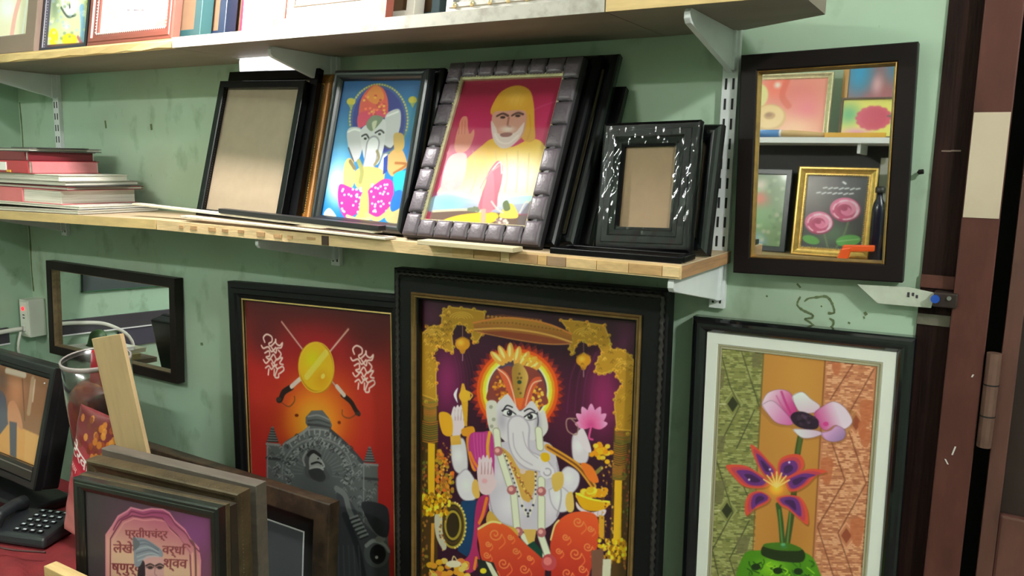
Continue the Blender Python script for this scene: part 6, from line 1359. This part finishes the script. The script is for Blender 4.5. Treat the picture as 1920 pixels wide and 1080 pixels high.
# wall shelf opposite
a = refl(1425, 268, YO); b = refl(1672, 256, YO); zo = (a.z+b.z)/2
os_ = empty('opposite_shelf', ((a.x+b.x)/2, -2.29, zo), 'white shelf on the opposite wall, seen in the mirror', 'shelf board')
MB().box(-0.75, 0.75, -0.085, 0.14, -0.012, 0.010).build('panel', M('shelf_white', (226, 228, 230), 0.5), os_, bevel=0.001)
for s in (-0.6, 0.13): MB().box(s-0.006, s+0.006, -0.085, 0.11, -0.05, -0.012).build('support', M('shelf_white', (226, 228, 230), 0.5), os_)
zb = refl(1540, 484, YO).z
ol = empty('opposite_ledge', ((a.x+b.x)/2, -2.29, zb), 'tan wooden ledge on the opposite wall, seen in the mirror', 'shelf board')
MB().box(-0.75, 0.75, -0.085, 0.17, -0.024, 0.0).build('panel', M('ledge_tan', (186, 160, 118), 0.55, var=0.12, scale=5, stretch=(1, 8, 8)), ol, bevel=0.001)
MB().box(-0.75, 0.75, 0.17, 0.174, -0.026, 0.001).build('front_strip', M('ledge_strip', (168, 140, 98), 0.5), ol)
for s in (-0.6, 0.6): MB().box(s-0.012, s+0.012, -0.105, 0.10, -0.14, -0.024).build('support', M('ledge_tan', (186, 160, 118)), ol)
# dark board lining the wall between shelf and ledge
tag(MB().box((a.x+b.x)/2-0.75, (a.x+b.x)/2+0.75, -2.395, -2.38, zb, zo-0.012).build('dark_backboard', M('dark_backboard', (40, 40, 42), 0.6, var=0.2, scale=3), None), 'dark board lining the opposite wall under the white shelf', 'board')
def opp(corners, y, border, front, mat, label, paint, zs, cell=0.0028, prof='flat', gain=1.3, lean=6.0, slip=None, glossy=True, w=None, cat='picture frame'):
    """frame facing +y; corners = pixel TL and BR of its outer edge as seen in the mirror"""
    A = refl(*corners[0], y); B_ = refl(*corners[1], y)
    W_ = abs(B_.x-A.x); H_ = A.z-zs
    fit = ((A.x+B_.x)/2, y, zs, W_-2*border, H_-2*border, 180.0, lean, 0.0)
    fit = stand(fit, border, 0.006, zs)
    o = frame_root(fit, border, 'picture_frame', label, cat, 'things on the opposite wall')
    moulding(o, fit[3], fit[4], border, front, 0.006, mat, prof)
    p = MPrint(fit, cell); p.view = None; paint(p); p.build(o, print_mat('gloss_print', 0.3, 0.35), gain=gain, y=-0.0005, z0=border)
    slab(o, fit[3]+0.004, fit[4]+0.004, 0.001, 0.005, border-0.002, MDFB, 'backing_board')
    if slip is not None: bead_rect(fit[3]+0.004, fit[4]+0.004, 0, front*.7, 0.004, 0.009, border-0.002).build('bead_slip', slip, o)['kind'] = 'stuff'
    return o
def rose(p, cx, cy, r, k=1.0):
    p.ell(cx, cy, r*1.15, r*.95*k, (140, 48, 84)); 
    for q, (c_, s) in enumerate((((198, 98, 138), 1.08), ((226, 160, 188), .98), ((176, 66, 106), .86), ((214, 130, 164), .70), ((160, 54, 92), .56), ((206, 110, 146), .40), ((150, 46, 84), .24))): p.ell(cx+(q % 2-.5)*r*.16, cy+(q % 3-1)*r*.08, r*s, r*s*.8*k, c_)
    for t in np.linspace(0, 6.28, 7): p.line([(cx+r*.9*math.cos(t+d), cy+r*.75*k*math.sin(t+d)) for d in (0, .3, .6)], r*.1, (236, 196, 212), a=.8)
def paint_roses(p):
    p.img[:] = (52, 54, 56); p.glow(.5, .1, .6, .3, (70, 72, 78)); p.glow(.5, .8, .6, .3, (74, 96, 74))
    for k in range(2):
        for i in range(7): p.line([(.28+.09*i-.1*k, .17+.07*k+.01*(i % 2)), (.34+.09*i-.1*k, .16+.07*k)], .02, (196, 200, 204), smooth=False)
    p.line([(.6, .08), (.64, .1)], .03, (196, 200, 204), smooth=False)
    p.line([(.75, .6), (.7, .8), (.6, .98)], .03, (90, 110, 80)); p.line([(.35, .75), (.45, .98)], .03, (90, 110, 80))
    p.ell(.78, .88, .2, .08, (84, 150, 74), rot=-8); p.ell(.16, .9, .15, .06, (80, 140, 66), rot=10); p.line([(.6, .9), (.95, .85)], .012, (150, 190, 130))
    rose(p, .68, .46, .22, .8); rose(p, .27, .66, .21, .8); p.soften(1)
def paint_pink(p):
    p.img[:] = (214, 140, 124); p.glow(.6, .25, .6, .5, (206, 112, 108)); p.glow(.3, .1, .25, .4, (226, 106, 90)); p.glow(.75, .55, .3, .4, (214, 116, 126)); p.glow(.6, .95, .5, .4, (216, 168, 138)); p.line([(.45, 0), (.4, .3), (.5, .5)], .1, (196, 84, 66), a=.6); p.ell(.08, .3, .12, .22, (206, 196, 136)); p.glow(.32, .1, .08, .1, (240, 206, 200))
    p.ell(.24, .72, .24, .26, (196, 158, 110)); p.ell(.24, .70, .21, .22, (214, 182, 134)); p.ell(.25, .68, .08, .07, (176, 136, 100)); p.ell(.24, .66, .05, .04, (150, 112, 84)); p.soften(3)
def paint_blue2(p):
    p.img[:] = (150, 90, 92); p.glow(.15, .2, .4, .5, (20, 130, 180)); p.glow(.85, .15, .5, .35, (40, 120, 160)); p.glow(.5, .7, .5, .4, (160, 90, 110)); p.glow(.45, .35, .14, .2, (196, 150, 160)); p.poly([(.2, .75), (.8, .7), (.8, .95), (.25, .95)], (150, 120, 110)); p.line([(.1, .7), (.4, .85), (.8, .8)], .05, (176, 140, 150)); p.soften(3)
def paint_yellow(p):
    p.img[:] = (206, 200, 100); p.glow(.1, .4, .3, .5, (96, 160, 110)); p.glow(.25, .95, .4, .3, (206, 130, 180))
    for t in np.linspace(0, 6.28, 15): p.ell(.5+.17*math.cos(t), .5+.22*math.sin(t), .12, .09, (190, 74, 100), rot=math.degrees(t))
    p.ell(.5, .5, .2, .26, (184, 66, 92)); p.line([(.72, .45), (.98, .45)], .03, (60, 70, 50), smooth=False); p.line([(.78, .4), (.86, .55)], .03, (60, 70, 50), smooth=False); p.soften(2)
def paint_green(p):
    p.img[:] = (110, 140, 96); p.glow(.3, .35, .5, .2, (206, 110, 84)); p.glow(.3, .15, .4, .15, (196, 186, 170)); p.glow(.8, .2, .5, .3, (90, 130, 70)); p.glow(.5, .6, .6, .3, (120, 160, 110)); p.glow(.3, .95, .5, .2, (130, 160, 196))
    rnd = random.Random(2)
    for k in range(40): p.ell(rnd.random(), rnd.random(), .06, .03, rnd.choice([(150, 180, 130), (80, 120, 70), (206, 196, 180)]), a=.5, n=8)
    p.soften(2)
zsU = zo+0.0105; zsL = zb+0.0005
opp([(1497, 312), (1632, 470)], -2.23, 0.035, 0.016, GOLDB, 'gold double frame with two pink roses on dark ground, seen in the mirror', paint_roses, zsL, 0.0022, 'scoop', slip=SILV)
opp([(1395, 316), (1472, 470)], -2.29, 0.022, 0.012, M('teal_black', (28, 44, 46), 0.35), 'green and red flower print in a dark teal frame beside the mirrored roses', paint_green, zsL)
opp([(1405, 140), (1553, 250)], -2.23, 0.022, 0.014, SILV, 'pale gilt frame with a soft pink print, upper left in the mirror', paint_pink, zsU, prof='scoop')
yo1 = opp([(1578, 184), (1700, 250)], -2.25, 0.008, 0.008, M('brown_edge', (90, 70, 56), 0.5), 'yellow print with a crimson flower on the opposite shelf, seen in the mirror', paint_yellow, zsU, lean=3.0)
opp([(1585, 100), (1715, 250)], -2.34, 0.022, 0.010, M('amber_frame', (170, 128, 70), 0.4, 0.2), 'blue and red print in an amber frame, upper right in the mirror', paint_blue2, zsU, lean=2.0)
# yellow tray, handle with blue grip, orange glue gun, bottle with gold label
c_ = refl(1603, 242, -2.155); 
ty = empty('yellow_tray', (c_.x, -2.168, zsU), 'shallow yellow tray on the opposite shelf, seen in the mirror', 'tray')
MB().box(-0.11, 0.11, -0.016, 0.016, 0, 0.003).build('tray_floor', M('tray_yellow', (226, 170, 50), 0.45), ty)
for y0 in (-0.016, 0.013): MB().box(-0.11, 0.11, y0, y0+0.003, 0.003, 0.018).build('tray_side', M('tray_yellow', (226, 170, 50), 0.45), ty, bevel=0.0005)
for x0 in (-0.11, 0.107): MB().box(x0, x0+0.003, -0.013, 0.013, 0.003, 0.018).build('tray_end', M('tray_yellow', (226, 170, 50), 0.45), ty)
c0 = refl(1412, 246, -2.165); c1 = refl(1462, 246, -2.165); c2 = refl(1555, 250, -2.165)
ht = empty('hand_tool', (c1.x, -2.165, zsU), 'hand tool with a blue grip and a tan wooden handle, seen in the mirror', 'tool'); z_ = 0.016
MB().tube([(c0.x-c1.x, 0, z_), (0, 0, z_)], 0.015, 12).build('grip', M('grip_blue', (90, 140, 200), 0.4), ht, smooth=True)
MB().tube([(0.0, 0, z_), (0.05, 0, z_), ((c2.x-c1.x)*.7, 0, z_-.004), (c2.x-c1.x, 0, z_-.007)], [0.012, 0.013, 0.010, 0.007], 12).build('handle', M('handle_tan', (206, 172, 122), 0.5, var=0.1), ht, smooth=True)
MB().tube([(-0.006, 0, z_), (0.008, 0, z_)], 0.0145, 12).build('collar', M('collar_white', (226, 226, 226), 0.4), ht)
g0 = refl(1600, 477, -2.135)
gg = empty('orange_tool', (g0.x, -2.135, zsL), 'bright orange plastic tool lying on the ledge, seen in the mirror', 'tool')
ORG = M('orange_plastic', (255, 96, 30), 0.4)
MB().hexa([(-0.06, -0.012, 0.002), (-0.02, -0.012, 0.0), (-0.02, 0.012, 0.0), (-0.06, 0.012, 0.002), (-0.045, -0.012, 0.045), (-0.005, -0.012, 0.055), (-0.005, 0.012, 0.055), (-0.045, 0.012, 0.045)]).build('grip', ORG, gg, bevel=0.005)
MB().hexa([(-0.045, -0.011, 0.032), (0.075, -0.009, 0.042), (0.075, 0.009, 0.042), (-0.045, 0.011, 0.032), (-0.04, -0.011, 0.060), (0.075, -0.009, 0.066), (0.075, 0.009, 0.066), (-0.04, 0.011, 0.060)]).build('barrel', ORG, gg, bevel=0.005)
k0 = refl(1640, 470, -2.20); k1 = refl(1640, 352, -2.20); hb = k1.z-zsL
bt2 = empty('dark_bottle', (k0.x, -2.20, zsL), 'dark bottle on the ledge beside the rose picture, seen in the mirror', 'bottle')
MB().lathe([(0.020, 0), (0.024, 0.004), (0.024, hb*.7), (0.020, hb*.8), (0.011, hb*.86), (0.011, hb*.97)], 20).build('bottle_body', M('bottle_dark', (26, 26, 44), 0.2), bt2, smooth=True)
MB().lathe([(0.018, hb*.93), (0.019, hb*.95), (0.019, hb*1.0), (0.014, hb*1.02)], 20).build('cap', M('cap_dark', (48, 46, 44), 0.4), bt2, smooth=True)
q0 = refl(1655, 452, -2.22); q1 = refl(1655, 378, -2.22)
gd = empty('gold_canister', (q0.x+0.012, -2.22, zsL), 'shiny gold canister on the ledge at the edge of the mirror view', 'canister')
hz = q1.z-zsL
MB().lathe([(0.019, 0), (0.020, 0.003), (0.020, 0.05)], 20).build('foot', M('cap_dark', (48, 46, 44), 0.4), gd)
MB().lathe([(0.0198, 0.05), (0.0198, hz-0.02), (0.017, hz)], 20).build('gold_body', M('gold_foil', (226, 196, 90), 0.2, 0.9), gd, smooth=True)
pw = refl(1662, 345, -2.36)
tag(MB().box(pw.x-0.03, pw.x+0.12, -2.378, -2.366, zsL, zo-0.06).build('white_card', M('card_white', (214, 214, 206), 0.6), None, bevel=0.001), 'white card standing against the opposite wall, right of the roses in the mirror', 'card')

# ------------------------------------------------------------------ left wall fittings seen in the low mirror
lw = empty('wall_ledge', (XL, -0.6, 0.945), 'dark ledge with a thin white edge along the left wall, seen in the low mirror', 'ledge')
MB().box(0.0, 0.012, -0.75, 0.52, 0.004, 0.048).build('dark_board', M('ledge_dark', (62, 58, 66), 0.5, var=0.1), lw)
MB().box(0.0, 0.015, -0.75, 0.52, 0.0, 0.004).build('white_edge', M('edge_white', (226, 226, 230), 0.5), lw)
MB().box(0.0, 0.010, -0.75, 0.30, -0.06, -0.001).build('lower_board', M('ledge_slate', (70, 68, 84), 0.5), lw)
db = empty('wall_box', (XL, -0.45, 1.08), 'dark green box shelf on the left wall, seen at the top of the low mirror', 'box')
MB().box(0.0, 0.010, -0.35, 0.27, 0.0, 0.18).build('box_face', M('box_dark', (66, 74, 76), 0.6), db)
MB().box(0.0, 0.012, -0.35, 0.272, -0.004, 0.0).build('green_rim', M('rim_green', (40, 90, 60), 0.6), db)
cs = empty('corner_shelf', (XL, -0.18, 0.855), 'small dark shelf in the left corner holding paper bundles, seen in the low mirror', 'shelf')
MB().box(0.0, 0.165, -0.15, 0.12, 0.0, 0.016).build('shelf_panel', M('corner_shelf_wood', (110, 96, 80), 0.6, var=0.15, scale=6), cs, bevel=0.001)
for yy in (-0.12, 0.09): MB().prism([(0.0, 0.0), (0.13, 0.0), (0.0, -0.11)], 'y', yy-0.006, yy+0.006).build('support', M('corner_shelf_wood', (110, 96, 80)), cs)
z0 = 0.8715
for i, (dx, dy, r_, h_, c_, nm) in enumerate(((0.0, 0.0, 4, 0.018, (196, 180, 130), 'buff'), (0.004, -0.015, -6, 0.014, (226, 220, 196), 'cream'), (0.0, 0.02, 9, 0.012, (236, 234, 226), 'white'))):
    e = empty('paper_bundle', (-2.352+dx, -0.195+dy, z0), '%s paper bundle on the small corner shelf, seen in the low mirror' % nm, 'papers', rotz=math.radians(r_)); z0 += h_+0.0004
    MB().box(-0.066, 0.066, -0.085, 0.085, 0, h_-0.002).build('sheets', M('bundle_'+nm, c_, 0.7, var=0.08, scale=5, stretch=(1, 1, 120)), e, bevel=0.001)
    MB().box(-0.067, 0.067, -0.086, 0.086, h_-0.002, h_).build('top_sheet', M('bundle_top_'+nm, c_, 0.6), e)
gc = empty('green_cup', (-2.362, -0.185, z0), 'upturned dark green cup on the paper bundles, seen in the low mirror', 'cup')
MB().lathe([(0.030, 0.0), (0.031, 0.003), (0.024, 0.035), (0.016, 0.046), (0.002, 0.050)], 20).build('bowl', M('green_cup', (60, 90, 50), 0.4), gc, smooth=True)
MB().lathe([(0.030, 0.0), (0.034, 0.0005), (0.034, 0.003), (0.031, 0.004)], 20, close=False).build('rim', M('green_cup', (60, 90, 50), 0.4), gc, smooth=True)

# ================================================================== lamps
def lamp(name, label, s, L, r, axis_rot=0.0):
    e = empty(name, s['loc'], label, 'lamp', rotz=axis_rot)
    m = bpy.data.materials.new(name+'_glow'); m.use_nodes = True; nt = m.node_tree; nt.nodes.clear()
    em = nt.nodes.new('ShaderNodeEmission'); out = nt.nodes.new('ShaderNodeOutputMaterial'); nt.links.new(em.outputs[0], out.inputs[0])
    em.inputs[0].default_value = (*s['color'], 1); em.inputs[1].default_value = s['power']/(math.pi*2*math.pi*r*L)
    MB().tube([(-L/2, 0, 0), (L/2, 0, 0)], r, 16).build('tube', m, e, smooth=True)
    for k in (-1, 1): MB().tube([(k*L/2, 0, 0), (k*(L/2+0.02), 0, 0)], r*1.15, 16).build('end_cap', WHITEM, e)
    MB().box(-L/2-0.03, L/2+0.03, -0.02, 0.02, r+0.004, r+0.03).build('batten', WHITEM, e, bevel=0.002)
    for k in (-1, 1): MB().box(k*L/2*0.8-0.004, k*L/2*0.8+0.004, -0.004, 0.004, r+0.03, ZC-s['loc'][2]).build('hanger', WHITEM, e)
    return e
lamp('tube_lamp', 'white tube lamp high on the opposite wall, outside the view', LAMP_A, 0.9, 0.018)
lamp('tube_lamp', 'white tube lamp hung right of the door, outside the view', LAMP_B, 0.16, 0.03, math.radians(60))
eb = empty('light_bulb', LAMP_C['loc'], 'white globe bulb hung just above the upper shelf, outside the view', 'lamp')
mC = bpy.data.materials.new('bulb_glow'); mC.use_nodes = True; nt = mC.node_tree; nt.nodes.clear()
em = nt.nodes.new('ShaderNodeEmission'); out = nt.nodes.new('ShaderNodeOutputMaterial'); nt.links.new(em.outputs[0], out.inputs[0])
em.inputs[0].default_value = (*LAMP_C['color'], 1); em.inputs[1].default_value = LAMP_C['power']/(math.pi*4*math.pi*0.03**2)
MB().lathe([(0.03*math.sin(t), -0.03*math.cos(t)) for t in np.linspace(0.03, 2.7, 12)], 20).build('globe', mC, eb, smooth=True)
MB().lathe([(0.014, 0.024), (0.016, 0.03), (0.016, 0.07), (0.006, 0.08)], 16).build('holder', WHITEM, eb, smooth=True)
MB().tube([(0, 0, 0.08), (0, 0, ZC-LAMP_C['loc'][2])], 0.003, 6).build('flex', WHITEM, eb)
